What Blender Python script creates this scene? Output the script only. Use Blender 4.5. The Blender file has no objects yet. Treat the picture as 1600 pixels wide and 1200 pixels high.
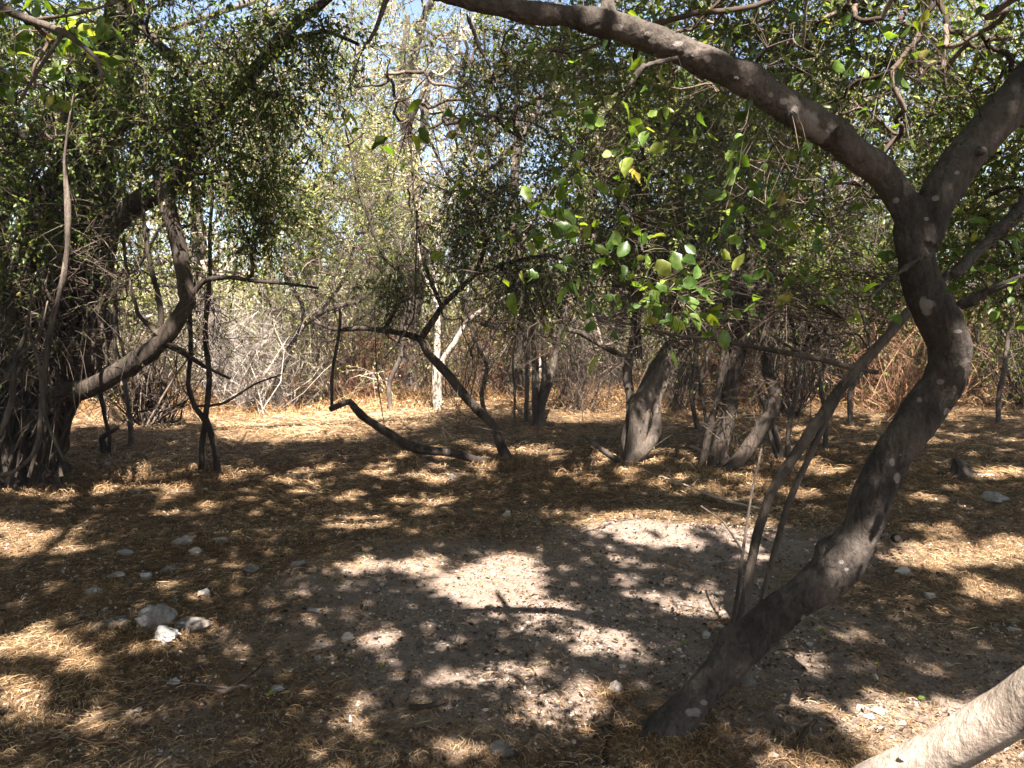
import bpy, math
import numpy as np
from mathutils import Vector, noise as mnoise

# ------------------------------------------------------------------ camera, sky, sun, exposure
sc = bpy.context.scene
F = 1208.0                       # focal length in photo pixels (1600 wide)
PITCH = math.atan(70 / F)
CAM = np.array([0.0, 0.0, 1.55])
cam_d = bpy.data.cameras.new('camera'); cam = bpy.data.objects.new('camera', cam_d)
sc.collection.objects.link(cam); sc.camera = cam
cam.location = CAM; cam.rotation_euler = (math.pi / 2 - PITCH, 0, 0)
cam_d.sensor_width = 36; cam_d.lens = 36 * F / 1600; cam_d.clip_end = 1500; cam_d.clip_start = 0.05

SUN_EL, SUN_AZ = math.radians(57), math.radians(-12)   # light travels towards heading AZ (from +Y)
LD = np.array([math.sin(SUN_AZ) * math.cos(SUN_EL), math.cos(SUN_AZ) * math.cos(SUN_EL), -math.sin(SUN_EL)])
world = bpy.data.worlds.new('World'); sc.world = world; world.use_nodes = True
wn = world.node_tree; bg = wn.nodes['Background']
sky = wn.nodes.new('ShaderNodeTexSky'); sky.sky_type = 'NISHITA'; sky.sun_disc = False
sky.sun_elevation = SUN_EL
sky.sun_rotation = math.pi + SUN_AZ
sky.dust_density = 1.5
wn.links.new(sky.outputs[0], bg.inputs[0]); bg.inputs[1].default_value = 0.05
sun_d = bpy.data.lights.new('sun', 'SUN'); sun_d.energy = 5.0; sun_d.angle = math.radians(0.55)
sun_d.color = (1.0, 0.93, 0.84)
sun = bpy.data.objects.new('sun', sun_d); sc.collection.objects.link(sun)
sun.rotation_euler = Vector(LD).to_track_quat('-Z', 'Y').to_euler()
sc.view_settings.view_transform = 'Standard'; sc.view_settings.look = 'None'
sc.view_settings.exposure = 2.8; sc.view_settings.gamma = 1
sc.cycles.max_bounces = 5; sc.cycles.diffuse_bounces = 2; sc.cycles.transmission_bounces = 3
sc.cycles.glossy_bounces = 1; sc.cycles.caustics_reflective = False; sc.cycles.caustics_refractive = False

# ------------------------------------------------------------------ terrain height and pixel helpers
rng = np.random.default_rng(7)

def sstep(a, b, x):
    t = np.clip((x - a) / (b - a), 0, 1); return t * t * (3 - 2 * t)

_w = [(0.9, .7, .035), (-.6, 1.1, .03), (1.9, -1.3, .014), (2.6, 2.2, .010), (-3.7, 1.9, .007), (5.1, 4.3, .005), (-6.3, 7.1, .004), (11., -8., .0025), (9., 13., .0025)]
def G(x, y):
    x = np.asarray(x, float); y = np.asarray(y, float)
    r = np.hypot(x, y)
    z = 0.48 * sstep(2.5, 13, y)
    s = 0
    for i, (a, b, h) in enumerate(_w): s = s + h * np.sin(a * x + b * y + i * 1.7 + .6 * np.sin(b * x * .7 - a * y * .5))
    z = z + s * np.clip(1.2 - r / 60, 0, 1)
    z = z + .10 * np.exp(-(((x - 1.4) / 1.7) ** 2 + ((y - 5.55) / .45) ** 2))      # lip of the bare mound
    return z

def W(px, py, d):
    """point seen at photo pixel (px, py) standing d metres in front of the lens"""
    px, py, d = np.broadcast_arrays(np.asarray(px, float), np.asarray(py, float), np.asarray(d, float))
    u = (px - 800) / F; v = (600 - py) / F
    cp, sp = math.cos(PITCH), math.sin(PITCH)
    return np.stack([CAM[0] + d * u, CAM[1] + d * (cp + v * sp), CAM[2] + d * (-sp + v * cp)], -1)

def PX(p):
    p = np.asarray(p, float) - CAM
    cp, sp = math.cos(PITCH), math.sin(PITCH)
    d = p[..., 1] * cp - p[..., 2] * sp; v = p[..., 1] * sp + p[..., 2] * cp
    d = np.where(d < .05, .05, d)
    return 800 + F * p[..., 0] / d, 600 - F * v / d, d

def GD(px, py):
    """depth at which the ray of a pixel meets the ground"""
    for d in np.arange(1.2, 60, .02):
        p = W(px, py, d)
        if p[2] <= G(p[0], p[1]): return float(d)
    return 60.0
def GP(px, py):
    p = W(px, py, GD(px, py)); p[2] = G(p[0], p[1]); return p

# ------------------------------------------------------------------ mesh collecting
class MB:
    def __init__(s): s.v = []; s.f = []; s.r = []; s.m = []; s.n = 0
    def add(s, v, f, rnd=None, mat=0):
        v = np.asarray(v, np.float32).reshape(-1, 3); f = np.asarray(f, np.int32).reshape(-1, 4)
        s.v.append(v); s.f.append(f + s.n); s.n += len(v)
        s.r.append(np.zeros(len(f), np.float32) if rnd is None else np.asarray(rnd, np.float32))
        s.m.append(np.full(len(f), mat, np.int32))
    def mesh(s, name, mats, origin=(0, 0, 0), smooth=True):
        v = np.concatenate(s.v) - np.asarray(origin, np.float32); f = np.concatenate(s.f); r = np.concatenate(s.r); m = np.concatenate(s.m)
        me = bpy.data.meshes.new(name)
        me.vertices.add(len(v)); me.vertices.foreach_set('co', v.ravel())
        me.loops.add(f.size); me.loops.foreach_set('vertex_index', f.ravel())
        me.polygons.add(len(f)); me.polygons.foreach_set('loop_start', np.arange(0, f.size, 4, dtype=np.int32))
        for mt in mats: me.materials.append(mt)
        me.polygons.foreach_set('material_index', m)
        me.polygons.foreach_set('use_smooth', np.full(len(f), smooth, bool))
        a = me.attributes.new('rnd', 'FLOAT', 'FACE'); a.data.foreach_set('value', r)
        me.update(calc_edges=True)
        return me

def link(name, data, parent=None, loc=None):
    o = bpy.data.objects.new(name, data); sc.collection.objects.link(o)
    if loc is not None: o.location = loc
    if parent is not None: o.parent = parent
    return o
def tag(o, label=None, cat=None, group=None, kind=None):
    for k, v in (('label', label), ('category', cat), ('group', group), ('kind', kind)):
        if v: o[k] = v
    return o
def thing(name, loc, label, cat, group=None):
    return tag(link(name, None, None, loc), label, cat, group)
def part(name, mb, mats, root, smooth=True):
    if not isinstance(mats, (list, tuple)): mats = [mats]
    me = mb.mesh(name, mats, root.location if root is not None else (0, 0, 0), smooth)
    return link(name, me, root)

def tubes(mb, P, R, n=5, mat=0, rnd=None):
    P = np.asarray(P, float); R = np.asarray(R, float)
    if P.ndim == 2: P = P[None]; R = R[None]
    M, K, _ = P.shape
    T = np.gradient(P, axis=1); T /= np.linalg.norm(T, axis=2, keepdims=True) + 1e-9
    mean = T.mean(1)
    ref = np.where(np.abs(mean[:, 2:3]) > .75, np.array([[1., .3, 0]]), np.array([[0.1, .2, 1.]]))
    A = np.cross(T, ref[:, None, :]); A /= np.linalg.norm(A, axis=2, keepdims=True) + 1e-9
    B = np.cross(T, A)
    th = np.arange(n) * 2 * math.pi / n
    V = P[:, :, None, :] + R[:, :, None, None] * (np.cos(th)[None, None, :, None] * A[:, :, None, :] + np.sin(th)[None, None, :, None] * B[:, :, None, :])
    idx = np.arange(M * K * n).reshape(M, K, n)
    a = idx[:, :-1, :]; b = np.roll(a, -1, 2); d = idx[:, 1:, :]; c = np.roll(d, -1, 2)
    f = np.stack([a, b, c, d], -1).reshape(-1, 4)
    rn = np.repeat(rng.random(M) if rnd is None else np.broadcast_to(rnd, M), (K - 1) * n)
    mb.add(V, f, rn, mat)

def catmull(P, R, step):
    P = np.asarray(P, float); R = np.asarray(R, float)
    Q = np.vstack([2 * P[0] - P[1], P, 2 * P[-1] - P[-2]]); RR = np.concatenate([[R[0]], R, [R[-1]]])
    op = []; orr = []
    for i in range(1, len(Q) - 2):
        L = np.linalg.norm(Q[i + 1] - Q[i]); k = max(2, int(L / step))
        for t in np.arange(k) / k:
            op.append(.5 * ((2 * Q[i]) + (-Q[i - 1] + Q[i + 1]) * t + (2 * Q[i - 1] - 5 * Q[i] + 4 * Q[i + 1] - Q[i + 2]) * t * t + (-Q[i - 1] + 3 * Q[i] - 3 * Q[i + 1] + Q[i + 2]) * t ** 3))
            orr.append(RR[i] * (1 - t) + RR[i + 1] * t)
    op.append(P[-1]); orr.append(R[-1])
    return np.array(op), np.array(orr)

def trunk_tube(mb, P, R, n=14, step=.06, rough=.10, gnarl=0.0, seed=0, mat=0, wob=.25, caps=True, flare=0.0):
    """one thick limb: smooth path, wobble, uneven section and parallel-transported rings"""
    P0_ = np.asarray(P, float); R0_ = np.asarray(R, float); P, R = catmull(P, R, step)
    r_ = np.random.default_rng(seed + 11)
    lin = []                                              # half way back to straight pieces: real limbs turn at joints
    for i in range(len(P0_) - 1):
        k = max(2, int(np.linalg.norm(P0_[i + 1] - P0_[i]) / step)); lin += [P0_[i] + (P0_[i + 1] - P0_[i]) * t for t in np.arange(k) / k]
    lin.append(P0_[-1]); P = .5 * P + .5 * np.array(lin)[:len(P)]
    K = len(P); s = np.concatenate([[0], np.cumsum(np.linalg.norm(np.diff(P, axis=0), axis=1))])
    for ax in range(3):
        for k in range(3):
            fr = r_.uniform(2, 9); P[:, ax] += wob * R.mean() * np.sin(s * fr + r_.uniform(0, 6)) / (k + 1.5) * np.minimum(1, s * 3)
    T = np.gradient(P, axis=0); T /= np.linalg.norm(T, axis=1, keepdims=True) + 1e-9
    a = np.cross(T[0], [0.3, 1, .2]); a /= np.linalg.norm(a)
    th = np.arange(n) * 2 * math.pi / n
    V = np.zeros((K, n, 3)); Rm = R.mean()
    kn = [(r_.uniform(0, s[-1]), r_.uniform(0, 6.28), r_.uniform(.15, .5)) for _ in range(int(min(14, s[-1] / (Rm * 7 + .02))))]
    ph = r_.uniform(0, 6.28, 14); tw = r_.uniform(-2, 2, 14)
    for i in range(K):
        a = a - T[i] * a.dot(T[i]); a /= np.linalg.norm(a) + 1e-9; b = np.cross(T[i], a)
        m = 1 + rough * (.5 * np.sin(2 * th + ph[0] + s[i] * 2) + .35 * np.sin(3 * th + ph[1] - s[i] * 5) + .3 * np.sin(s[i] * 17 + ph[2]) + .25 * np.sin(s[i] * 31 + th + ph[3]))
        if gnarl:
            for k in range(5):
                q = [4, 5, 7, 9, 13][k]
                m = m + gnarl * (1 / (1 + k * .5)) * (np.abs(np.sin(.5 * (q * th + ph[4 + k] + tw[4 + k] * s[i] + .8 * np.sin(s[i] * 3 + ph[9 + k])))) - .6)
        for s0, t0, am in kn:
            if abs(s[i] - s0) < 3 * R[i]: m = m + am * np.exp(-((s[i] - s0) / (.75 * R[i])) ** 2) * np.maximum(0, np.cos(th - t0)) ** 3
        if flare: m = m * (1 + flare * np.exp(-s[i] / (1.3 * R[0])) * (1 + .8 * np.sin(5 * th + ph[13])))
        rr = R[i] * m
        V[i] = P[i] + rr[:, None] * (np.cos(th)[:, None] * a + np.sin(th)[:, None] * b)
    idx = np.arange(K * n).reshape(K, n)
    A = idx[:-1]; B = np.roll(A, -1, 1); D = idx[1:]; C = np.roll(D, -1, 1)
    f = [np.stack([A, B, C, D], -1).reshape(-1, 4)]
    V = V.reshape(-1, 3)
    if caps and n % 2 == 0:
        for base in (0, (K - 1) * n):
            q = [[base + j, base + j + 1, base + n - 2 - j, base + n - 1 - j] for j in range(n // 2 - 1)]
            f.append(np.array(q))
    f = np.concatenate(f)
    mb.add(V, f, np.full(len(f), r_.random()), mat)
    return P, R

def leaves(mb, pos, axis, size, mat=0, rnd=None, kind='hex', width=.5, curl=.12, droop=0.0, seed=1):
    r_ = np.random.default_rng(seed)
    n = len(pos)
    if n == 0: return
    ax = axis / (np.linalg.norm(axis, axis=1, keepdims=True) + 1e-9)
    up = r_.normal(size=(n, 3)) * .8 + np.array([0, 0, .7])
    sd = np.cross(ax, up); sd /= np.linalg.norm(sd, axis=1, keepdims=True) + 1e-9
    nm = np.cross(sd, ax)
    L = np.broadcast_to(size, n)[:, None]; Wd = L * width
    rn = r_.random(n) if rnd is None else rnd
    if kind == 'quad':
        V = np.stack([pos, pos + ax * L * .45 + sd * Wd * .5, pos + ax * L, pos + ax * L * .45 - sd * Wd * .5], 1)
        mb.add(V, np.arange(n * 4).reshape(n, 4), rn, mat)
    elif kind == 'hex':
        up_ = nm * L * curl
        V = np.stack([pos, pos + ax * L * .22 + sd * Wd * .42 + up_, pos + ax * L * .62 + sd * Wd * .45 + up_, pos + ax * L - up_ * .6,
                      pos + ax * L * .62 - sd * Wd * .45 + up_, pos + ax * L * .22 - sd * Wd * .42 + up_], 1)
        b = (np.arange(n) * 6)[:, None]
        f = np.stack([b + np.array([0, 1, 2, 3]), b + np.array([0, 3, 4, 5])], 1).reshape(-1, 4)
        mb.add(V, f, np.repeat(rn, 2), mat)
    else:                                              # broad near leaf: 2 x 6 faces, petiole, curved midrib
        ts = np.array([0, .12, .3, .5, .7, .87, 1.0]); ws = np.array([.03, .30, .47, .5, .40, .2, .01])
        bend = r_.uniform(-.35, .6, (n, 1)); col = []
        for t, w in zip(ts, ws):
            c = pos + ax * L * (.12 + t * .88) - nm * L * (bend * t * t)
            u = nm * Wd * w * curl * 3
            wob = 1 + .14 * r_.normal(size=(n, 1))
            col += [c + sd * Wd * w * wob + u, c, c - sd * Wd * w * wob + u]
        V = np.stack(col, 1); b = (np.arange(n) * 21)[:, None]
        f = []
        for i in range(6):
            for j in range(2):
                f.append(b + np.array([i * 3 + j, i * 3 + j + 1, i * 3 + j + 4, i * 3 + j + 3]))
        f = np.stack(f, 1).reshape(-1, 4)
        mb.add(V, f, np.repeat(rn, 12), mat)

# ------------------------------------------------------------------ materials
def mat(name):
    m = bpy.data.materials.new(name); m.use_nodes = True; nt = m.node_tree
    for n in list(nt.nodes): nt.nodes.remove(n)
    out = nt.nodes.new('ShaderNodeOutputMaterial'); return m, nt, out
def nd(nt, t, **kw):
    n = nt.nodes.new(t)
    for k, v in kw.items(): setattr(n, k, v)
    return n
def ramp(nt, fac, stops):
    r = nd(nt, 'ShaderNodeValToRGB'); el = r.color_ramp.elements
    while len(el) > 1: el.remove(el[0])
    el[0].position = stops[0][0]; el[0].color = (*stops[0][1], 1)
    for p, c in stops[1:]:
        e = el.new(p); e.color = (*c, 1)
    nt.links.new(fac, r.inputs[0]); return r.outputs[0]

def leaf_mat(name, stops, trans=.45, rough=.45, spec=.35):
    m, nt, out = mat(name)
    at = nd(nt, 'ShaderNodeAttribute', attribute_name='rnd')
    c = ramp(nt, at.outputs['Fac'], stops)
    if name == 'leaf_near':
        tcn = nd(nt, 'ShaderNodeTexCoord'); nn = nd(nt, 'ShaderNodeTexNoise'); nn.inputs['Scale'].default_value = 60; nn.inputs['Detail'].default_value = 5
        nt.links.new(tcn.outputs['Object'], nn.inputs[0]); ml = nd(nt, 'ShaderNodeMapRange'); ml.inputs[1].default_value = .3; ml.inputs[2].default_value = .7; ml.inputs[3].default_value = .55; ml.inputs[4].default_value = 1.35
        nt.links.new(nn.outputs[0], ml.inputs[0]); vs = nd(nt, 'ShaderNodeVectorMath', operation='SCALE'); nt.links.new(c, vs.inputs[0]); nt.links.new(ml.outputs[0], vs.inputs[3]); c = vs.outputs[0]
    p = nd(nt, 'ShaderNodeBsdfPrincipled'); p.inputs['Roughness'].default_value = rough; p.inputs['Specular IOR Level'].default_value = spec
    nt.links.new(c, p.inputs['Base Color'])
    t = nd(nt, 'ShaderNodeBsdfTranslucent')
    hs = nd(nt, 'ShaderNodeHueSaturation'); hs.inputs['Hue'].default_value = .485; hs.inputs['Saturation'].default_value = 1.15; hs.inputs['Value'].default_value = 1.6
    nt.links.new(c, hs.inputs['Color']); nt.links.new(hs.outputs[0], t.inputs[0])
    mx = nd(nt, 'ShaderNodeMixShader'); mx.inputs[0].default_value = trans
    nt.links.new(p.outputs[0], mx.inputs[1]); nt.links.new(t.outputs[0], mx.inputs[2]); nt.links.new(mx.outputs[0], out.inputs[0])
    return m

def bark_mat(name, c1, c2, lich=None, scale=14, bump=.6, stretch=.25, rough=.9):
    m, nt, out = mat(name)
    tc = nd(nt, 'ShaderNodeTexCoord'); mp = nd(nt, 'ShaderNodeMapping'); mp.inputs['Scale'].default_value = (1, 1, stretch)
    nt.links.new(tc.outputs['Object'], mp.inputs[0])
    n1 = nd(nt, 'ShaderNodeTexNoise'); n1.inputs['Scale'].default_value = scale; n1.inputs['Detail'].default_value = 8; n1.inputs['Roughness'].default_value = .65
    nt.links.new(mp.outputs[0], n1.inputs[0])
    c = ramp(nt, n1.outputs[0], [(.3, c1), (.5, tuple((a + b) / 2 for a, b in zip(c1, c2))), (.72, c2)])
    nb = nd(nt, 'ShaderNodeTexNoise'); nb.inputs['Scale'].default_value = scale * 6; nb.inputs['Detail'].default_value = 8; nb.inputs['Roughness'].default_value = .8
    nt.links.new(mp.outputs[0], nb.inputs[0])
    mr = nd(nt, 'ShaderNodeMapRange'); mr.inputs[1].default_value = .3; mr.inputs[2].default_value = .7; mr.inputs[3].default_value = .55; mr.inputs[4].default_value = 1.5; nt.links.new(nb.outputs[0], mr.inputs[0])
    nc = nd(nt, 'ShaderNodeTexNoise'); nc.inputs['Scale'].default_value = scale * .35; nc.inputs['Detail'].default_value = 3; nt.links.new(tc.outputs['Object'], nc.inputs[0])
    mr2 = nd(nt, 'ShaderNodeMapRange'); mr2.inputs[1].default_value = .35; mr2.inputs[2].default_value = .65; mr2.inputs[3].default_value = .6; mr2.inputs[4].default_value = 1.35; nt.links.new(nc.outputs[0], mr2.inputs[0])
    mu = nd(nt, 'ShaderNodeMath', operation='MULTIPLY'); nt.links.new(mr.outputs[0], mu.inputs[0]); nt.links.new(mr2.outputs[0], mu.inputs[1])
    vm = nd(nt, 'ShaderNodeVectorMath', operation='SCALE'); nt.links.new(c, vm.inputs[0]); nt.links.new(mu.outputs[0], vm.inputs[3]); c = vm.outputs[0]
    n2 = nd(nt, 'ShaderNodeTexNoise'); n2.inputs['Scale'].default_value = scale * 4.5; n2.inputs['Detail'].default_value = 6; n2.inputs['Roughness'].default_value = .7
    nt.links.new(mp.outputs[0], n2.inputs[0])
    p = nd(nt, 'ShaderNodeBsdfPrincipled'); p.inputs['Roughness'].default_value = rough; p.inputs['Specular IOR Level'].default_value = .2
    if lich:
        at = nd(nt, 'ShaderNodeAttribute', attribute_name='lichen')
        vz = nd(nt, 'ShaderNodeTexVoronoi'); vz.inputs['Scale'].default_value = 30; vz.inputs['Randomness'].default_value = 1
        n3 = nd(nt, 'ShaderNodeTexNoise'); n3.inputs['Scale'].default_value = 34; n3.inputs['Detail'].default_value = 5
        nt.links.new(tc.outputs['Object'], n3.inputs[0])
        wv = nd(nt, 'ShaderNodeVectorMath', operation='MULTIPLY_ADD'); wv.inputs[1].default_value = (.06, .06, .06)
        nt.links.new(n3.outputs['Color'], wv.inputs[0]); nt.links.new(tc.outputs['Object'], wv.inputs[2]); nt.links.new(wv.outputs[0], vz.inputs[0])
        lo = nd(nt, 'ShaderNodeTexNoise'); lo.inputs['Scale'].default_value = 3.2; nt.links.new(tc.outputs['Object'], lo.inputs[0])
        a1 = nd(nt, 'ShaderNodeMath', operation='MULTIPLY_ADD'); a1.inputs[1].default_value = .95
        nt.links.new(n3.outputs[0], a1.inputs[0]); nt.links.new(at.outputs['Fac'], a1.inputs[2])
        s1 = nd(nt, 'ShaderNodeMapRange'); s1.inputs[1].default_value = .98; s1.inputs[2].default_value = 1.16; s1.inputs[4].default_value = .8
        nt.links.new(a1.outputs[0], s1.inputs[0])
        a2 = nd(nt, 'ShaderNodeMath', operation='MULTIPLY_ADD'); a2.inputs[1].default_value = -.55      # spots: small voronoi cells where the slow noise is high
        nt.links.new(lo.outputs[0], a2.inputs[0]); nt.links.new(vz.outputs['Distance'], a2.inputs[2])
        s2 = nd(nt, 'ShaderNodeMapRange'); s2.inputs[1].default_value = -.21; s2.inputs[2].default_value = -.29
        nt.links.new(a2.outputs[0], s2.inputs[0])
        mxm = nd(nt, 'ShaderNodeMath', operation='MAXIMUM'); nt.links.new(s1.outputs[0], mxm.inputs[0]); nt.links.new(s2.outputs[0], mxm.inputs[1])
        cm = nd(nt, 'ShaderNodeMix', data_type='RGBA'); nt.links.new(mxm.outputs[0], cm.inputs[0]); nt.links.new(c, cm.inputs[6]); cm.inputs[7].default_value = (*lich, 1)
        c = cm.outputs[2]
    nt.links.new(c, p.inputs['Base Color'])
    ad = nd(nt, 'ShaderNodeMath', operation='MULTIPLY_ADD'); ad.inputs[1].default_value = .5
    nt.links.new(n2.outputs[0], ad.inputs[0]); nt.links.new(n1.outputs[0], ad.inputs[2])
    b = nd(nt, 'ShaderNodeBump'); b.inputs['Strength'].default_value = bump; b.inputs['Distance'].default_value = .03
    nt.links.new(ad.outputs[0], b.inputs['Height']); nt.links.new(b.outputs[0], p.inputs['Normal'])
    nt.links.new(p.outputs[0], out.inputs[0]); return m

def tint_mat(name, stops, rough=.85, trans=0):
    m, nt, out = mat(name)
    at = nd(nt, 'ShaderNodeAttribute', attribute_name='rnd')
    c = ramp(nt, at.outputs['Fac'], stops)
    d = nd(nt, 'ShaderNodeBsdfDiffuse'); nt.links.new(c, d.inputs[0])
    if trans:
        t = nd(nt, 'ShaderNodeBsdfTranslucent'); nt.links.new(c, t.inputs[0])
        mx = nd(nt, 'ShaderNodeMixShader'); mx.inputs[0].default_value = trans
        nt.links.new(d.outputs[0], mx.inputs[1]); nt.links.new(t.outputs[0], mx.inputs[2]); nt.links.new(mx.outputs[0], out.inputs[0])
    else: nt.links.new(d.outputs[0], out.inputs[0])
    return m

def bare_mask(x, y):
    """1 where the ground is bare earth, 0 where straw covers it"""
    a = np.exp(-(((x - .35) / 1.75) ** 2 + ((y - 4.1) / 1.25) ** 2) ** 1.5)
    b = np.exp(-(((x - 1.6) / 1.7) ** 2 + ((y - 3.3) / 1.1) ** 2) ** 1.5) * .6
    c = np.exp(-(((x + .3) / 1.3) ** 2 + ((y - 3.1) / .5) ** 2) ** 1.5) * .45
    d = np.exp(-(((x - 1.35) / 1.25) ** 2 + ((y - 5.3) / .5) ** 2) ** 1.5)
    return np.clip(np.maximum.reduce([a, b, c, d]) + .1 * np.sin(5 * x + 3 * y) * np.sin(4 * y - 2 * x), 0, 1)

def ground_mat():
    m, nt, out = mat('ground_soil')
    tc = nd(nt, 'ShaderNodeTexCoord')
    at = nd(nt, 'ShaderNodeAttribute', attribute_name='bare')
    def nz(s, d=8, r=.6):
        n = nd(nt, 'ShaderNodeTexNoise'); n.inputs['Scale'].default_value = s; n.inputs['Detail'].default_value = d; n.inputs['Roughness'].default_value = r
        nt.links.new(tc.outputs['Object'], n.inputs[0]); return n.outputs[0]
    a, b, c3 = nz(9, 10, .75), nz(70, 6, .7), nz(1.3, 4)
    straw = ramp(nt, a, [(.28, (.035, .024, .016)), (.45, (.10, .066, .040)), (.6, (.19, .13, .082)), (.75, (.30, .22, .14))])
    soil = ramp(nt, b, [(.3, (.10, .073, .058)), (.5, (.22, .168, .137)), (.66, (.33, .262, .222)), (.8, (.48, .40, .35))])
    soil2 = ramp(nt, a, [(.35, (.12, .087, .068)), (.65, (.32, .25, .21))])
    ms = nd(nt, 'ShaderNodeMix', data_type='RGBA'); ms.inputs[0].default_value = .5
    nt.links.new(soil, ms.inputs[6]); nt.links.new(soil2, ms.inputs[7])
    f = nd(nt, 'ShaderNodeMath', operation='MULTIPLY_ADD'); f.inputs[1].default_value = .9
    nt.links.new(c3, f.inputs[0]); nt.links.new(at.outputs['Fac'], f.inputs[2])
    f2 = nd(nt, 'ShaderNodeMapRange'); f2.inputs[1].default_value = .62; f2.inputs[2].default_value = 1.0; nt.links.new(f.outputs[0], f2.inputs[0])
    mx = nd(nt, 'ShaderNodeMix', data_type='RGBA'); nt.links.new(f2.outputs[0], mx.inputs[0]); nt.links.new(straw, mx.inputs[6]); nt.links.new(ms.outputs[2], mx.inputs[7])
    p = nd(nt, 'ShaderNodeBsdfDiffuse'); nt.links.new(mx.outputs[2], p.inputs[0])
    ad = nd(nt, 'ShaderNodeMath', operation='MULTIPLY_ADD'); ad.inputs[1].default_value = .35
    nt.links.new(b, ad.inputs[0]); nt.links.new(a, ad.inputs[2])
    bp = nd(nt, 'ShaderNodeBump'); bp.inputs['Strength'].default_value = .9; bp.inputs['Distance'].default_value = .05
    nt.links.new(ad.outputs[0], bp.inputs['Height']); nt.links.new(bp.outputs[0], p.inputs['Normal'])
    nt.links.new(p.outputs[0], out.inputs[0]); return m

GREEN_NEAR = [(0, (.040, .080, .016)), (.5, (.075, .135, .024)), (.82, (.15, .21, .035)), (.94, (.27, .28, .06)), (1, (.30, .21, .08))]
GREEN_DARK = [(0, (.038, .058, .013)), (.6, (.078, .108, .022)), (.88, (.15, .17, .035)), (.96, (.28, .24, .06)), (1, (.25, .13, .05))]
GREEN_MID = [(0, (.055, .09, .02)), (.5, (.11, .15, .033)), (.8, (.19, .22, .05)), (.92, (.26, .24, .08)), (1, (.25, .17, .08))]
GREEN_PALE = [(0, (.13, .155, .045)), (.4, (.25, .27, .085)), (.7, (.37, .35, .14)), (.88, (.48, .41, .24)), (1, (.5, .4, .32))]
DRY_PALE = [(0, (.20, .155, .12)), (.5, (.32, .26, .21)), (.8, (.38, .33, .24)), (1, (.23, .25, .10))]
M = dict(
    near=leaf_mat('leaf_near', GREEN_NEAR, .5, .38, .5), dark=leaf_mat('leaf_dark', GREEN_DARK, .5), mid=leaf_mat('leaf_mid', GREEN_MID, .42),
    pale=leaf_mat('leaf_pale', GREEN_PALE, .4), dry=leaf_mat('leaf_dry', DRY_PALE, .35, .7, .1),
    bark_front=bark_mat('bark_front', (.034, .027, .023), (.098, .079, .067), (.24, .205, .19), 9, 1.0, .6),
    bark_log=bark_mat('bark_log', (.24, .18, .145), (.52, .43, .355), (.56, .50, .44), 7, .7, .5),
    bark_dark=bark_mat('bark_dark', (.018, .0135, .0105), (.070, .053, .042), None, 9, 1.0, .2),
    bark_mid=bark_mat('bark_mid', (.036, .028, .023), (.13, .102, .083), None, 10, .8, .3),
    bark_pale=bark_mat('bark_pale', (.24, .20, .165), (.50, .43, .36), None, 12, .4, .3),
    twig=tint_mat('twig', [(0, (.03, .022, .017)), (.6, (.075, .056, .045)), (1, (.17, .13, .105))]),
    twig_pale=tint_mat('twig_pale', [(0, (.20, .155, .13)), (.6, (.34, .28, .24)), (1, (.52, .46, .40))]),
    twig_white=tint_mat('twig_white', [(0, (.20, .165, .14)), (.6, (.34, .29, .25)), (1, (.50, .45, .40))]),
    twig_red=tint_mat('twig_red', [(0, (.10, .05, .03)), (.6, (.22, .12, .075)), (1, (.36, .22, .13))]),
    straw=tint_mat('straw', [(0, (.052, .032, .018)), (.35, (.155, .095, .05)), (.7, (.33, .21, .11)), (1, (.56, .42, .26))], trans=.15),
    grass=tint_mat('grass', [(0, (.14, .065, .028)), (.4, (.28, .145, .06)), (.8, (.42, .25, .11)), (1, (.55, .40, .22))], trans=.2),
    litter=tint_mat('litter', [(0, (.05, .035, .024)), (.4, (.14, .10, .07)), (.75, (.28, .22, .17)), (.95, (.45, .38, .32)), (1, (.16, .18, .05))]),
    ground=ground_mat())

def rock_mat(name, c1, c2):
    m, nt, out = mat(name)
    tc = nd(nt, 'ShaderNodeTexCoord')
    n1 = nd(nt, 'ShaderNodeTexNoise'); n1.inputs['Scale'].default_value = 22; n1.inputs['Detail'].default_value = 9; n1.inputs['Roughness'].default_value = .7
    nt.links.new(tc.outputs['Object'], n1.inputs[0])
    c = ramp(nt, n1.outputs[0], [(.3, c1), (.5, tuple(.5 * (a + b) for a, b in zip(c1, c2))), (.68, c2)])
    n4 = nd(nt, 'ShaderNodeTexNoise'); n4.inputs['Scale'].default_value = 9; n4.inputs['Detail'].default_value = 6; nt.links.new(tc.outputs['Object'], n4.inputs[0])
    md = nd(nt, 'ShaderNodeMapRange'); md.inputs[1].default_value = .42; md.inputs[2].default_value = .66; md.inputs[4].default_value = .55; nt.links.new(n4.outputs[0], md.inputs[0])
    mxd = nd(nt, 'ShaderNodeMix', data_type='RGBA'); nt.links.new(md.outputs[0], mxd.inputs[0]); nt.links.new(c, mxd.inputs[6]); mxd.inputs[7].default_value = (.13, .095, .07, 1); c = mxd.outputs[2]
    p = nd(nt, 'ShaderNodeBsdfPrincipled'); p.inputs['Roughness'].default_value = .85; p.inputs['Specular IOR Level'].default_value = .25
    nt.links.new(c, p.inputs['Base Color'])
    b = nd(nt, 'ShaderNodeBump'); b.inputs['Strength'].default_value = .8; b.inputs['Distance'].default_value = .012
    nt.links.new(n1.outputs[0], b.inputs['Height']); nt.links.new(b.outputs[0], p.inputs['Normal'])
    nt.links.new(p.outputs[0], out.inputs[0]); return m
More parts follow.
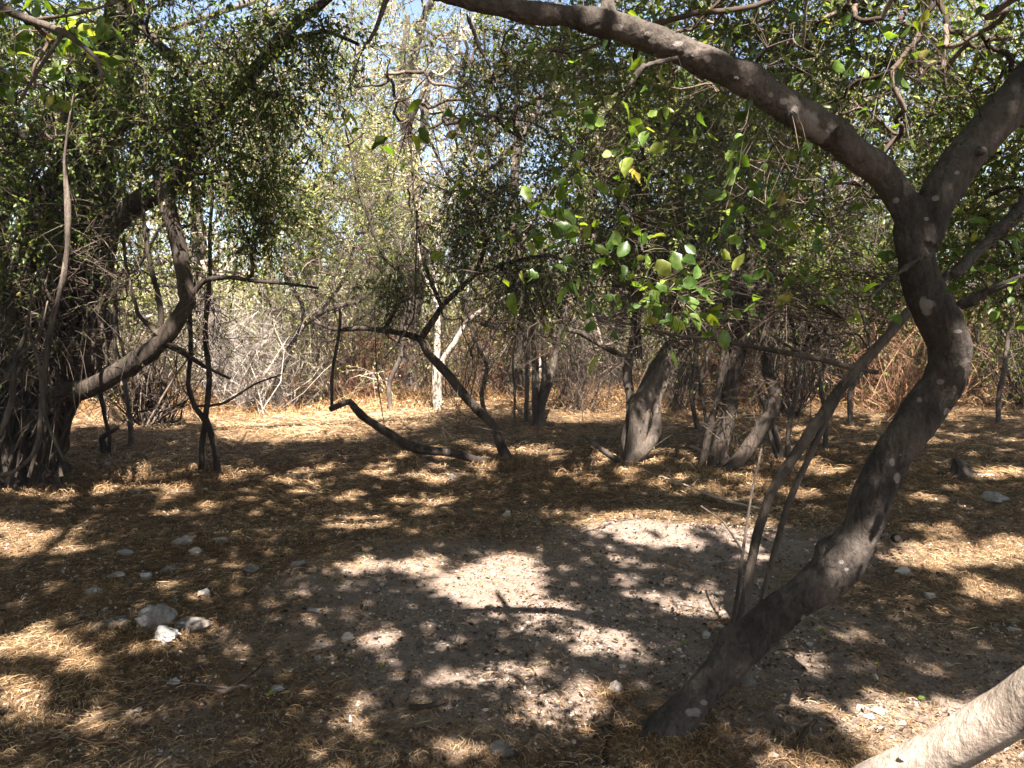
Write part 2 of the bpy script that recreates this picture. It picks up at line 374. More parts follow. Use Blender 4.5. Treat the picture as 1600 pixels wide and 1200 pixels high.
ROCK = dict(grey=rock_mat('stone_grey', (.08, .072, .068), (.34, .31, .295)), white=rock_mat('stone_white', (.20, .185, .175), (.52, .50, .48)),
            tan=rock_mat('stone_tan', (.28, .23, .19), (.50, .43, .37)), dark=rock_mat('stone_dark', (.04, .037, .036), (.16, .145, .135)))

# ------------------------------------------------------------------ ground sheet
def sgrid(n, fine, far):
    u = np.linspace(-1, 1, n); k = 5.5
    return np.sinh(u * k) / math.sinh(k) * far
xs = sgrid(420, .03, 400); ys = sgrid(420, .03, 400) + 5.0
X, Y = np.meshgrid(xs, ys, indexing='ij')
V = np.stack([X, Y, G(X, Y)], -1)
idx = np.arange(X.size).reshape(X.shape)
gf = np.stack([idx[:-1, :-1], idx[1:, :-1], idx[1:, 1:], idx[:-1, 1:]], -1).reshape(-1, 4)
g = MB(); g.add(V, gf)
gm = g.mesh('ground', [M['ground']])
at = gm.attributes.new('bare', 'FLOAT', 'POINT'); at.data.foreach_set('value', bare_mask(X, Y).ravel().astype(np.float32))
tag(link('ground', gm), kind='structure', label='bare grey earth and matted straw forest floor')

# ------------------------------------------------------------------ tree builder
class Tree:
    def __init__(s, seed): s.nodes = []; s.par = []; s.rad = []; s.r_ = np.random.default_rng(seed); s.seed = seed; s.trunk = MB(); s.crown = MB(); s.k = 0; s.rs = 1.0; s.flare = 0.0
    def limb(s, pts, n=12, rough=.1, gnarl=0, wob=.25, step=None, node=True, mat=0):
        """pts: (px, py, depth, radius_px) of a limb the photo shows"""
        a = np.array(pts, float); P = W(a[:, 0], a[:, 1], a[:, 2]); R = a[:, 3] * a[:, 2] / F * s.rs
        return s.limb_w(P, R, n, rough, gnarl, wob, step, node, mat)
    def limb_w(s, P, R, n=12, rough=.1, gnarl=0, wob=.25, step=None, node=True, mat=0):
        s.k += 1
        P, R = trunk_tube(s.trunk, P, R, n, step or max(.03, min(.12, float(np.mean(R)) * 1.2)), rough, gnarl, s.seed + s.k * 7, mat, wob, flare=s.flare if s.k == 1 else 0)
        if node:
            for p, r in list(zip(P, R))[::3]: s.nodes.append(p); s.par.append(-1); s.rad.append(r)
        return P, R
    def ell(s, specs):
        """anchor points in ellipsoids given as (px, py, depth, rx_px, ry_px, rdepth_m, count)"""
        out = []
        for px, py, d, rx, ry, rd, n in specs:
            q = s.r_.normal(size=(int(n), 3)); q /= np.linalg.norm(q, axis=1, keepdims=True); q *= s.r_.random((int(n), 1)) ** .45
            c = W(px, py, d); out.append(c + q * np.array([rx * d / F, rd, ry * d / F]))
        return np.concatenate(out)
    def fill(s, anchors, tip=.004, wander=.12, gaps=False, rmax=1.0):
        """join anchor points to the skeleton, nearest first, giving a branching net"""
        A = np.asarray(anchors); N0 = len(s.nodes); base = np.array(s.nodes)
        d0 = np.array([np.min(np.linalg.norm(base - a, axis=1)) for a in A]); order = np.argsort(d0); A = A[order]
        allp = np.vstack([base, A]); M_ = N0; par = np.zeros(len(A), int)
        for i in range(len(A)):
            d = np.linalg.norm(allp[:M_] - A[i], axis=1)
            d[:N0] *= 1.15; d = d + .35 * np.maximum(0, allp[:M_, 2] - A[i][2]) * 0
            par[i] = int(np.argmin(d)); M_ += 1
        cnt = np.ones(len(A))
        for i in range(len(A) - 1, -1, -1):
            if par[i] >= N0: cnt[par[i] - N0] += cnt[i]
        r = np.minimum(tip * cnt ** .5, rmax)
        P0 = allp[par]; P1 = A; L = np.linalg.norm(P1 - P0, axis=1, keepdims=True)
        K = 5; t = np.linspace(0, 1, K)[None, :, None]
        off = s.r_.normal(size=(len(A), 1, 3)) * wander * L[:, None]; off2 = s.r_.normal(size=(len(A), 1, 3)) * wander * .5 * L[:, None]
        P = P0[:, None] * (1 - t) + P1[:, None] * t + off * np.sin(math.pi * t) + off2 * np.sin(2 * math.pi * t)
        rp = np.where(par >= N0, r[np.maximum(par - N0, 0)], r * 1.15); r0 = np.minimum(rp, r * 1.35)
        lim = np.array(s.rad)[np.minimum(par, N0 - 1)]; r0 = np.where(par < N0, np.minimum(r0, lim), r0)
        R = r0[:, None] * (1 - t[0, :, 0]) + r[:, None] * t[0, :, 0]
        if gaps:                                     # no wood across the open shafts of the canopy
            q = P.reshape(-1, 3); tt = q[:, 2] / -LD[2]; q = q + LD * tt[:, None]; sv, vis = light_at(q)
            okk = np.where(vis, sv, 0).reshape(P.shape[:2]).max(1) < .75; P, R, r = P[okk], R[okk], r[okk]
        big = r > .012
        if big.any(): tubes(s.crown, P[big], R[big], 7, 0)
        if (~big).any(): tubes(s.crown, P[~big], R[~big], 4, 0)
        return A, P, (P1 - P0) / (L + 1e-9)
    def foliage(s, A, D, ntwig, nleaf, lsize, *a, keep=True, **k):
        return s.foliage_(A, D, ntwig, nleaf, lsize, *a, keep=open_shaft if keep else None, **k)
    def foliage_(s, A, D, ntwig, nleaf, lsize, tl=(.2, .45), kind='hex', width=.5, droop=0., mats=(1,), mixw=None, spread=1.0, tr=.0022, keep=None, rb=0.0):
        r_ = s.r_; n = len(A) * ntwig
        if n == 0: return
        P0 = np.repeat(A, ntwig, 0); D0 = np.repeat(D, ntwig, 0)
        dr = D0 * .5 + r_.normal(size=(n, 3)) * .75 * spread; dr /= np.linalg.norm(dr, axis=1, keepdims=True)
        L = r_.uniform(tl[0], tl[1], (n, 1))
        K = 4; t = np.linspace(0, 1, K)[None, :, None]
        bend = r_.normal(size=(n, 1, 3)) * .16; bend[:, :, 2] -= droop
        P = P0[:, None] + dr[:, None] * L[:, None] * t + bend * L[:, None] * t * t
        if keep is not None:
            k = keep(P[:, -1]); P = P[k]; L = L[k]; n = len(P)
            if n == 0: return
        R = np.linspace(1, .4, K)[None] * tr * np.ones((n, 1))
        tubes(s.crown, P, R, 3, 0)
        m = n * nleaf; ti = r_.uniform(.15, 1.02, (n, nleaf)); seg = np.clip((ti * (K - 1)).astype(int), 0, K - 2); fr = ti * (K - 1) - seg
        ii = np.arange(n)[:, None]
        pos = (P[ii, seg] * (1 - fr[..., None]) + P[ii, seg + 1] * fr[..., None]).reshape(m, 3)
        tdir = (P[ii, seg + 1] - P[ii, seg]).reshape(m, 3); tdir /= np.linalg.norm(tdir, axis=1, keepdims=True) + 1e-9
        ax = tdir * .6 + r_.normal(size=(m, 3)) * .65 + np.array([0, 0, -.15 - droop])
        size = lsize * r_.uniform(.6, 1.3, m)
        if keep is not None: k = keep(pos); pos, ax, size = pos[k], ax[k], size[k]; m = len(pos)
        rn = np.clip(r_.random(m) * .75 + .25 * r_.random(m) + rb, 0, 1)
        which = r_.choice(len(mats), m, p=mixw)
        for j, mi in enumerate(mats):
            w = which == j
            leaves(s.crown, pos[w], ax[w], size[w], mi, rn[w], kind, width, seed=s.seed + j)
    def build(s, name, label, cat, bark, loc=None, leafmats=(), twig='twig', group=None):
        p0 = np.concatenate(s.trunk.v)[0] if loc is None else np.asarray(loc, float)
        loc = (float(p0[0]), float(p0[1]), float(G(p0[0], p0[1])) if loc is None else float(p0[2]))
        root = thing(name, loc, label, cat, group)
        t = part('trunk', s.trunk, M[bark] if isinstance(bark, str) else bark, root)
        if s.crown.v: part('crown', s.crown, [M[twig]] + [M[k] for k in leafmats], root)
        return root, t

def dotted(lst, ntot):  # scale ellipsoid counts
    return lst

# ================================================================== sun patches: gaps in the canopy
LIT = [  # photo ellipses on the ground that are in full sun: x, y, rx, ry, strength
    (775, 915, 78, 46, 1.5), (700, 905, 60, 26, .6), (650, 880, 60, 22, .7), (860, 960, 60, 25, .6), (560, 885, 45, 22, .6), (480, 925, 40, 12, .6), (600, 880, 35, 15, .6),
    (1000, 815, 120, 22, 1.0), (1120, 815, 110, 20, .8), (1040, 845, 70, 16, .8), (980, 905, 40, 14, .6), (560, 815, 60, 14, .5),
    (470, 672, 120, 22, 1.4), (600, 655, 90, 22, 1.4), (350, 665, 60, 12, .8), (700, 650, 40, 10, .6), (60, 850, 90, 20, .9), (20, 830, 50, 14, .8),
    (40, 1000, 80, 40, .8), (120, 1030, 60, 30, .7), (30, 1100, 60, 60, .9), (130, 1130, 40, 26, .7), (110, 960, 40, 14, .5), (220, 1020, 30, 24, .4),
    (340, 1020, 50, 18, .6), (330, 1065, 40, 18, .5), (500, 985, 60, 14, .6), (600, 1000, 50, 18, .6), (605, 1035, 26, 22, .8), (560, 1090, 26, 12, .7), (553, 1138, 38, 16, .8), (660, 1140, 40, 30, .5), (590, 1175, 26, 14, .5),
    (720, 1170, 50, 24, .9), (640, 1070, 40, 22, .5), (690, 1050, 40, 26, .4), (240, 1140, 40, 16, .4), (940, 1000, 70, 26, .7), (970, 1020, 30, 14, .8), (910, 1080, 50, 18, .7), (820, 1120, 30, 22, .5),
    (850, 1040, 40, 10, .4), (830, 1120, 22, 12, .5), (1030, 1030, 20, 10, .5), (1120, 960, 20, 10, .6),
    (1480, 870, 90, 24, .9), (1570, 860, 60, 34, .9), (1540, 925, 55, 20, .9), (1430, 985, 45, 22, .7), (1380, 940, 30, 8, .6), (1470, 1010, 30, 12, .6), (1330, 990, 40, 8, .6), (1450, 1050, 40, 10, .6),
    (1270, 860, 40, 12, .5), (1250, 1050, 50, 30, .7), (1290, 1100, 60, 24, .7), (1400, 1150, 110, 60, 1.3), (1500, 1120, 70, 40, 1.3), (1560, 1180, 120, 60, .8), (1340, 1120, 50, 40, .8), (1220, 1190, 50, 20, .8), (1150, 1170, 40, 16, .6),
    (900, 645, 80, 16, 1.), (860, 680, 60, 12, .6), (1000, 640, 50, 10, .7), (1130, 760, 40, 8, .3), (1280, 730, 60, 9, .7), (1250, 690, 60, 9, .6), (1400, 690, 60, 8, .5), (1560, 740, 60, 9, .7), (1450, 830, 60, 9, .6),
    (110, 700, 30, 12, .7), (200, 690, 50, 8, .7), (150, 730, 50, 7, .6), (210, 745, 40, 8, .6), (270, 765, 40, 8, .6), (90, 780, 50, 8, .6), (300, 800, 50, 7, .4), (160, 640, 60, 20, .9), (250, 660, 60, 14, .8), (1500, 640, 90, 14, .5), (1300, 640, 90, 14, .6),
    (20, 1060, 22, 10, .9), (400, 960, 20, 8, .5), (300, 940, 26, 9, .7), (360, 880, 12, 9, .8), (270, 990, 22, 12, .9), (800, 800, 50, 10, .4), (430, 740, 60, 8, .25), (600, 800, 60, 8, .3)]
LIT = np.array(LIT, float)
def vnoise(x, y, s, seed):
    """smooth lattice noise 0..1"""
    x = x / s + 100.3; y = y / s + 57.7; xi = np.floor(x).astype(int); yi = np.floor(y).astype(int); fx = x - xi; fy = y - yi
    fx = fx * fx * (3 - 2 * fx); fy = fy * fy * (3 - 2 * fy)
    h = lambda a, b: (np.sin(a * 127.1 + b * 311.7 + seed * 74.7) * 43758.5453) % 1.0
    return (h(xi, yi) * (1 - fx) + h(xi + 1, yi) * fx) * (1 - fy) + (h(xi, yi + 1) * (1 - fx) + h(xi + 1, yi + 1) * fx) * fy
AIR = []                          # (px, py, depth, radius_m, strength): limbs, trunks and leaf sprays that stand in a shaft of sun
for a_ in ((1010, 40, 2.4, .10, .8), (1150, 118, 2.4, .09, .7), (1060, 70, 2.4, .06, .6), (1365, 262, 2.5, .06, .5), (1480, 690, 2.75, .07, .7), (1460, 740, 2.8, .06, .5), (1290, 905, 2.9, .10, .7), (1365, 810, 2.8, .06, .5), (1520, 230, 2.6, .05, .4),
           (1400, 1200, 2.3, .12, 1.3), (1510, 1145, 2.15, .11, 1.3), (1600, 1110, 2.05, .09, 1.0), (1460, 1170, 2.25, .12, 1.3), (1340, 1190, 2.5, .14, 1.2), (1130, 1060, 3, .05, .5),
           (1030, 440, 2.0, .22, .9), (985, 240, 2.1, .18, .8), (1000, 370, 2.05, .14, .8), (900, 340, 2.15, .12, .6), (830, 340, 2.2, .08, .8), (1335, 490, 2.3, .10, .9), (1575, 450, 2.2, .15, .8), (1135, 240, 2.3, .06, .8), (1250, 215, 2.3, .06, .8), (1380, 110, 2.8, .25, .5), (1090, 450, 2.0, .1, .8),
           (100, 60, 2.2, .2, .7), (60, 130, 2.2, .12, .6), (1300, 60, 2.8, .2, .5),
           (120, 612, 6.3, .12, .8), (60, 600, 6.5, .12, .5), (50, 690, 6.5, .12, .5), (110, 690, 6.8, .1, .6), (1015, 620, 7.0, .18, .8), (1000, 680, 7.0, .14, .7), (1060, 530, 7.0, .15, .9), (1010, 420, 7, .25, .6),
           (870, 540, 8, .3, 1.2), (1130, 700, 6.6, .12, .5), (1210, 620, 6.6, .15, .6), (1220, 480, 6.6, .3, .7), (1300, 330, 7, .5, .8), (560, 650, 6.5, .2, .6), (640, 690, 6.5, .2, .4), (720, 600, 7, .12, .4), (262, 992, 4.1, .07, .9)):
    AIR.append((W(a_[0], a_[1], a_[2]), a_[3], a_[4]))
ra = np.random.default_rng(31)
for i_ in range(260):                                  # narrow random shafts that fleck the crowns
    z_ = [(100, 120, 180, 150, 6.2), (330, 180, 120, 170, 6.0), (60, 350, 90, 110, 6.2), (700, 320, 170, 150, 6.3), (1150, 330, 200, 130, 6.5), (1400, 120, 200, 120, 4.2)][i_ % 6]
    AIR.append((W(z_[0] + ra.normal() * z_[2] * .6, z_[1] + ra.normal() * z_[3] * .6, z_[4] + ra.normal() * .5), ra.uniform(.06, .17), .8))
def light_at(q):
    """how open the canopy is for the sun ray that ends at ground point q"""
    px, py, d = PX(q)
    s = np.zeros(len(q))
    for x, y, rx, ry, k in LIT:
        e = ((px - x) / rx) ** 2 + ((py - y) / ry) ** 2
        s = np.maximum(s, k * np.exp(-(e ** 1.6)))
    for c, rad, k in AIR:
        t = (c[2] - q[:, 2]) / LD[2]; e = np.hypot(q[:, 0] + LD[0] * t - c[0], q[:, 1] + LD[1] * t - c[1]) / rad
        s = np.maximum(s, k * np.exp(-e ** 3))
    n1 = vnoise(q[:, 0], q[:, 1], .21, 1); n2 = vnoise(q[:, 0], q[:, 1], .12, 2)
    s = s + .78 * (n1 - .5) + .50 * (n2 - .5) - .06 * (1 - sstep(3.6, 5.5, q[:, 1])) + .07 * sstep(4.5, 7, q[:, 1]) + (.55 - .40 * sstep(0, 2.5, q[:, 0])) * sstep(9.8, 11.5, q[:, 1] + .3 * np.abs(q[:, 0] + 1))
    vis = (px > -100) & (px < 1700) & (py < 1260) & (q[:, 1] > 1)
    s2 = np.where(vis, s, np.maximum(s, .12 + .8 * (n1 - .5) + .5 * (n2 - .5)))
    return s2, vis

BR = LIT[LIT[:, 4] > .65]
def open_shaft(p):
    """False for points that would shade one of the strongly lit patches of ground"""
    t = (p[:, 2] - G(p[:, 0], p[:, 1])) / -LD[2]; q = p + LD * t[:, None]; q[:, 2] = G(q[:, 0], q[:, 1])
    px, py, d = PX(q); s = np.zeros(len(p))
    for x, y, rx, ry, k in BR: s = np.maximum(s, k * np.exp(-((((px - x) / rx) ** 2 + ((py - y) / ry) ** 2) ** 1.6)))
    return s < .55
def canopy(n, x0, x1, y0, y1, seed, zlo=4.6, zhi=8.0):  # unseen leaves overhead, placed so their gaps cast the sun patches
    r_ = np.random.default_rng(seed)
    q = np.stack([r_.uniform(x0, x1, n), r_.uniform(y0, y1, n)], -1); q = np.column_stack([q, G(q[:, 0], q[:, 1])])
    s, vis = light_at(q)
    q = q[s < .34 + .10 * r_.random(len(s))]
    z = r_.uniform(zlo, zhi, len(q)); t = (z - q[:, 2]) / -LD[2]
    p = q - LD * t[:, None]
    px, py, d = PX(p)
    ok = (p[:, 1] < .3) | (py < -15)
    return p[ok]

# ================================================================== FRONT TREE (leaning, right)
ft = Tree(101)
bd = GD(1035, 1150)
main = [(1020, 1185, bd + .05, 40), (1042, 1140, bd, 40), (1085, 1090, bd - .02, 37), (1160, 1012, bd - .05, 41), (1240, 942, bd - .1, 43), (1305, 893, bd - .14, 48), (1343, 835, bd - .17, 44), (1382, 745, bd - .2, 44),
        (1425, 660, bd - .24, 46), (1465, 595, bd - .27, 48), (1478, 540, bd - .3, 50), (1458, 480, bd - .32, 49), (1440, 420, bd - .34, 44), (1432, 360, bd - .35, 46), (1432, 310, bd - .35, 40)]
left = [(1436, 380, bd - .36, 36), (1415, 320, bd - .36, 36), (1380, 272, bd - .37, 33), (1320, 225, bd - .4, 35), (1250, 180, bd - .42, 36), (1180, 135, bd - .44, 33), (1110, 97, bd - .46, 30), (1040, 68, bd - .48, 28), (970, 43, bd - .5, 27), (900, 30, bd - .52, 25), (820, 22, bd - .54, 22), (740, 5, bd - .55, 18), (660, -15, bd - .55, 16), (560, -70, bd - .75, 14), (460, -220, bd - 1.0, 12), (300, -520, bd - 1.2, 9)]
right = [(1440, 385, bd - .36, 34), (1462, 315, bd - .35, 38), (1503, 250, bd - .33, 39), (1550, 192, bd - .3, 39), (1605, 135, bd - .25, 42), (1690, 40, bd - .2, 38), (1760, -120, bd - .1, 34), (1800, -400, bd, 30)]
ft.trunk = MB()
PL = {}
for k_, pl in (('m', main), ('l', left), ('r', right)):
    ft.rs = {'m': .67, 'l': .71, 'r': .77}[k_]; ft.flare = .35
    PL[k_] = ft.limb(pl, n=24, rough=.09, wob=.15, step=.025)
ft.rs = .8; ft.flare = 0
ft.limb([(946, 55, bd - .5, 14), (952, 20, bd - .5, 16), (948, -20, bd - .48, 13), (940, -70, bd - .45, 9), (935, -110, bd - .42, 4)], n=12, node=False)
# knots and a broken stub on the limb
for (x, y, dd, r) in ((1010, 55, .55, 5), (1080, 87, .52, 6), (1148, 122, .5, 7), (1240, 185, .47, 8), (1310, 205, .44, 9), (1530, 235, .38, 8), (1400, 840, .22, 7)):
    ft.limb([(x, y, bd - dd, r * 1.6), (x + 3, y + 2, bd - dd - .055, r)], n=8, step=.01, node=False)
front_nodes_backup = list(ft.nodes)
fb = W(1042, 1148, bd)
for a_, l_ in ((200, .2), (250, .16), (320, .2), (140, .18)):
    a_ = math.radians(a_); p0_ = np.array([fb[0], fb[1], G(fb[0], fb[1]) + .03]); p1_ = p0_ + np.array([math.cos(a_) * l_ * .5, math.sin(a_) * l_ * .5, -.022]); p2_ = p0_ + np.array([math.cos(a_ + .2) * l_, math.sin(a_ + .2) * l_, -.06])
    ft.limb_w(np.array([p0_, p1_, p2_]), np.array([.042, .026, .01]), n=10, node=False, step=.03)
# unseen crown added above the two limbs, gapped to shape the dapples
apex_r = W(1800, -400, bd); apex_l = W(300, -520, bd - 1.2)
for P_ in ([apex_r, (2.2, 1.2, 5.2), (1.7, -.4, 6.2), (1.2, -2.0, 7.0)], [apex_r, (3.2, 2.8, 5.0), (3.6, 3.2, 6.2), (3.9, 3.0, 7.4)], [apex_r, (3.4, .8, 5.0), (4.6, -.6, 6.0), (5.6, -2, 6.6)],
           [apex_l, (-1.6, 1.7, 4.2), (-1.9, .2, 5.6), (-1.6, -2, 6.4)]):
    ft.limb_w(np.array(P_, float), np.array([.07, .055, .04, .02]), n=8, wob=.1)
c1 = canopy(60000, -2.2, 7.5, .2, 13, 5)
an = c1[np.random.default_rng(3).choice(len(c1), 420, replace=False)]
ft.fill(an, tip=.0035, gaps=True, wander=.06, rmax=.03)
rr = np.random.default_rng(9)
c1 = canopy(210000, -2.2, 7.5, .2, 14.5, 6)
leaves(ft.crown, c1, rr.normal(size=c1.shape) * [1, 1, .5], .105 * rr.uniform(.7, 1.3, len(c1)), 1, rr.random(len(c1)), 'hex', .55, seed=4)
# crown seen at the top right, behind and above the fork
E = ft.ell([(1420, 90, 4.2, 210, 130, .8, 120), (1180, 40, 4.4, 180, 80, .7, 80), (1550, 270, 4.4, 90, 150, .7, 70), (1260, 280, 4.6, 130, 90, .6, 50), (1000, 100, 4.0, 160, 80, .6, 46), (1570, 430, 4.8, 80, 70, .5, 26)])
A_, P_, D_ = ft.fill(E, tip=.0024, wander=.08, rmax=.013)
ft.foliage(A_, D_, 9, 8, .036, kind='hex', width=.48, mats=(1, 2), mixw=[.35, .65])
# near sprays of broad leaves
sprays = [
    [(1060, 90, 2.45, 8), (1005, 105, 2.4, 5), (955, 180, 2.3, 5), (890, 225, 2.2, 5), (830, 190, 2.15, 4), (740, 178, 2.15, 3), (640, 190, 2.2, 2)],
    [(890, 225, 2.2, 4), (935, 275, 2.15, 5), (985, 335, 2.1, 4), (1010, 410, 2.05, 3), (1055, 470, 2.05, 2)],
    [(985, 335, 2.1, 3), (930, 380, 2.1, 2.5), (850, 400, 2.15, 2), (805, 430, 2.15, 1.5)],
    [(935, 275, 2.15, 3), (860, 300, 2.2, 2), (830, 350, 2.2, 1.5)],
    [(1010, 410, 2.05, 2.5), (950, 460, 2.0, 2), (900, 480, 2.0, 1.5)],
    [(610, -20, 2.3, 7), (590, 40, 2.3, 7), (566, 82, 2.3, 4)],
    [(728, 20, 2.25, 4), (752, 80, 2.3, 5), (772, 112, 2.35, 3), (800, 60, 2.4, 2)],
    [(1500, 478, 2.5, 9), (1545, 455, 2.45, 8), (1610, 425, 2.4, 7), (1700, 380, 2.3, 6)],
    [(1488, 430, 2.55, 12), (1560, 360, 2.7, 11), (1620, 290, 2.8, 10)],
    [(1440, 400, 2.6, 7), (1400, 430, 2.5, 5), (1350, 470, 2.4, 3), (1320, 500, 2.35, 2)],
    [(1545, 455, 2.45, 3), (1530, 425, 2.4, 2)], [(1600, 430, 2.4, 3), (1570, 470, 2.35, 2)]]
tipsA = []
for s_ in sprays:
    P, R = ft.limb(s_, n=6, wob=.6, step=.03)
    tipsA.append(P)
clus = [(830, 345, 2.2, 24, 36, 12), (700, 190, 2.2, 60, 30, 12), (735, 165, 2.15, 30, 24, 6), (590, 205, 2.2, 25, 25, 4), (985, 195, 2.1, 40, 50, 18), (975, 245, 2.1, 60, 35, 24), (905, 340, 2.15, 70, 40, 30), (1000, 400, 2.05, 60, 50, 34), (1040, 465, 2.0, 55, 40, 34), (1090, 450, 2.0, 50, 45, 24),
        (940, 470, 2.0, 50, 25, 18), (880, 280, 2.2, 30, 20, 8), (1100, 330, 2.3, 50, 50, 12), (1335, 490, 2.3, 22, 30, 9), (1385, 490, 2.3, 14, 12, 3), (1530, 425, 2.3, 20, 12, 6), (1580, 460, 2.2, 24, 24, 12), (1350, 445, 2.5, 20, 12, 4), (1250, 215, 2.3, 10, 10, 2), (1135, 240, 2.3, 8, 6, 2),
        (1280, 150, 2.8, 60, 40, 10), (1360, 100, 2.8, 90, 60, 22), (1500, 60, 2.6, 90, 50, 22), (1430, 200, 2.8, 70, 60, 16), (1200, 60, 2.8, 60, 30, 8), (820, 440, 2.2, 30, 20, 6), (660, 220, 2.3, 30, 30, 5), (1230, 330, 2.7, 60, 60, 26), (1150, 200, 2.6, 80, 60, 24), (1340, 300, 2.8, 60, 60, 20), (1300, 400, 2.8, 90, 60, 22), (1220, 120, 2.7, 90, 60, 18), (1480, 330, 2.9, 40, 60, 8), (1000, 80, 2.6, 110, 60, 18), (1090, 250, 2.5, 80, 60, 20), (1560, 380, 2.6, 50, 60, 22), (1100, 400, 2.4, 100, 80, 26), (760, 300, 2.4, 100, 90, 16), (1180, 440, 2.6, 80, 40, 14), (520, 165, 2.3, 40, 12, 4)]
LP = []; r_ = np.random.default_rng(77)
for (x, y, d, rx, ry, n) in clus:
    for i in range(int(n)):
        LP.append(W(x + r_.normal() * rx * .85, y + r_.normal() * ry * .8, d + r_.normal() * .08))
LP = np.array(LP); nodes = np.concatenate(tipsA + [PL['l'][0], PL['r'][0]])
j = np.array([np.argmin(np.linalg.norm(nodes - p, axis=1)) for p in LP]); base = nodes[j]
# keep each leaf near wood: twiglet from the nearest branch to the leaf
t_ = np.linspace(0, 1, 4)[None, :, None]; PT = base[:, None] * (1 - t_) + LP[:, None] * t_ + np.sin(math.pi * t_) * r_.normal(size=(len(LP), 1, 3)) * .015
tubes(ft.crown, PT, np.linspace(1, .5, 4)[None] * .0014 * np.ones((len(LP), 1)), 4, 0)
ax = (LP - base) / (np.linalg.norm(LP - base, axis=1, keepdims=True) + 1e-6) * .5 + r_.normal(size=LP.shape) * .6 + np.array([0, 0, -.35])
leaves(ft.crown, LP, ax, .053 * r_.uniform(.5, 1.3, len(LP)), 1, np.clip(r_.beta(2, 1.6, len(LP)), 0, 1), 'broad', .52, curl=.14, seed=5)

# remesh the big limbs into one skin, then mark the lichen
tmp = ft.trunk.mesh('tmp', [M['bark_front']]); to = link('tmp', tmp)
rm = to.modifiers.new('r', 'REMESH'); rm.mode = 'VOXEL'; rm.voxel_size = .0068; rm.use_smooth_shade = True
sm = to.modifiers.new('s', 'SMOOTH'); sm.iterations = 3; sm.factor = .5
dg = bpy.context.evaluated_depsgraph_get(); me = bpy.data.meshes.new_from_object(to.evaluated_get(dg))
bpy.data.objects.remove(to); bpy.data.meshes.remove(tmp)
nv = len(me.vertices); co = np.empty(nv * 3, np.float32); me.vertices.foreach_get('co', co); co = co.reshape(-1, 3)
no = np.empty(nv * 3, np.float32); me.vertices.foreach_get('normal', no); no = no.reshape(-1, 3)
dsp = np.array([mnoise.noise(Vector((float(a) * 9, float(b) * 9, float(c) * 5))) for a, b, c in co]) * .009 + np.array([mnoise.noise(Vector((float(a) * 38, float(b) * 38, float(c) * 22))) for a, b, c in co]) * .0034
dsp -= .006 * np.array([max(0.0, 1 - abs(mnoise.noise(Vector((float(a) * 26, float(b) * 26, float(c) * 7 + 9)))) * 9) for a, b, c in co])
co2 = co + no * dsp[:, None]
px, py, dd = PX(co2); lich = np.zeros(nv, np.float32)
for (x, y, rx, ry) in ((1448, 478, 14, 16), (1262, 195, 20, 26), (1282, 212, 14, 12), (1243, 172, 8, 8), (1083, 1113, 13, 9), (1100, 1098, 6, 5), (1205, 148, 5, 5), (1225, 158, 8, 5), (1402, 748, 7, 9), (1479, 643, 7, 6), (1470, 597, 6, 5), (1399, 313, 6, 5), (1498, 518, 9, 4), (1394, 722, 4, 7), (1425, 728, 3, 6), (965, 42, 9, 6), (1060, 68, 10, 5), (1105, 92, 7, 6), (1315, 878, 5, 4), (1323, 890, 4, 3), (1437, 625, 5, 4), (1255, 965, 5, 6), (1495, 270, 5, 4), (1462, 310, 7, 5), (1448, 342, 5, 3)):
    lich = np.maximum(lich, np.exp(-(((px - x) / rx) ** 2 + ((py - y) / ry) ** 2) * .7) * (no[:, 1] < .3))
me.vertices.foreach_set('co', co2.ravel()); me.update()
at = me.attributes.new('lichen', 'FLOAT', 'POINT'); at.data.foreach_set('value', lich)
if not me.materials: me.materials.append(M['bark_front'])
me.name = 'trunk'
base0 = W(1042, 1150, bd); froot = thing('leaning_tree', (float(base0[0]), float(base0[1]), float(G(base0[0], base0[1]))), 'large leaning tree at the right with smooth trunk, pale lichen patches and forked top', 'tree')
for v in (me,): v.transform(__import__('mathutils').Matrix.Translation(-froot.location))
link('trunk', me, froot)
part('crown', ft.crown, [M['twig'], M['near'], M['mid']], froot)

# ================================================================== LEFT GNARLED TREE
lt = Tree(202); d0 = GD(40, 752); lt.rs = .92
lt.limb([(10, 790, d0, 85), (18, 745, d0, 72), (35, 660, d0, 62), (60, 560, d0, 58), (88, 460, d0 - .1, 60), (108, 370, d0 - .2, 56), (122, 280, d0 - .3, 46), (150, 190, d0 - .4, 34), (180, 80, d0 - .4, 28), (190, -80, d0 - .5, 24), (170, -300, d0 - .8, 18)], n=40, rough=.12, gnarl=.22, step=.05)
lt.limb([(70, 785, d0 - .15, 28), (72, 740, d0 - .15, 24), (84, 650, d0 - .2, 22), (112, 560, d0 - .2, 24), (132, 470, d0 - .2, 26), (150, 380, d0 - .25, 24), (160, 300, d0 - .3, 20)], n=24, rough=.15, gnarl=.25)
lt.limb([(-50, 790, d0, 40), (-40, 700, d0, 34), (-30, 600, d0, 30), (-25, 480, d0, 28), (-10, 360, d0, 24), (20, 240, d0, 20), (-20, 100, d0, 18)], n=24, rough=.15, gnarl=.2)
lt.limb([(52, 648, d0 - .35, 19), (112, 615, d0 - .6, 17), (170, 590, d0 - .8, 15), (228, 552, d0 - .9, 17), (272, 508, d0 - 1.0, 15), (296, 470, d0 - 1.0, 14), (284, 410, d0 - 1.0, 13), (270, 350, d0 - 1.0, 12), (258, 300, d0 - .95, 14), (250, 265, d0 - .9, 12)], n=14, rough=.14, gnarl=.06)
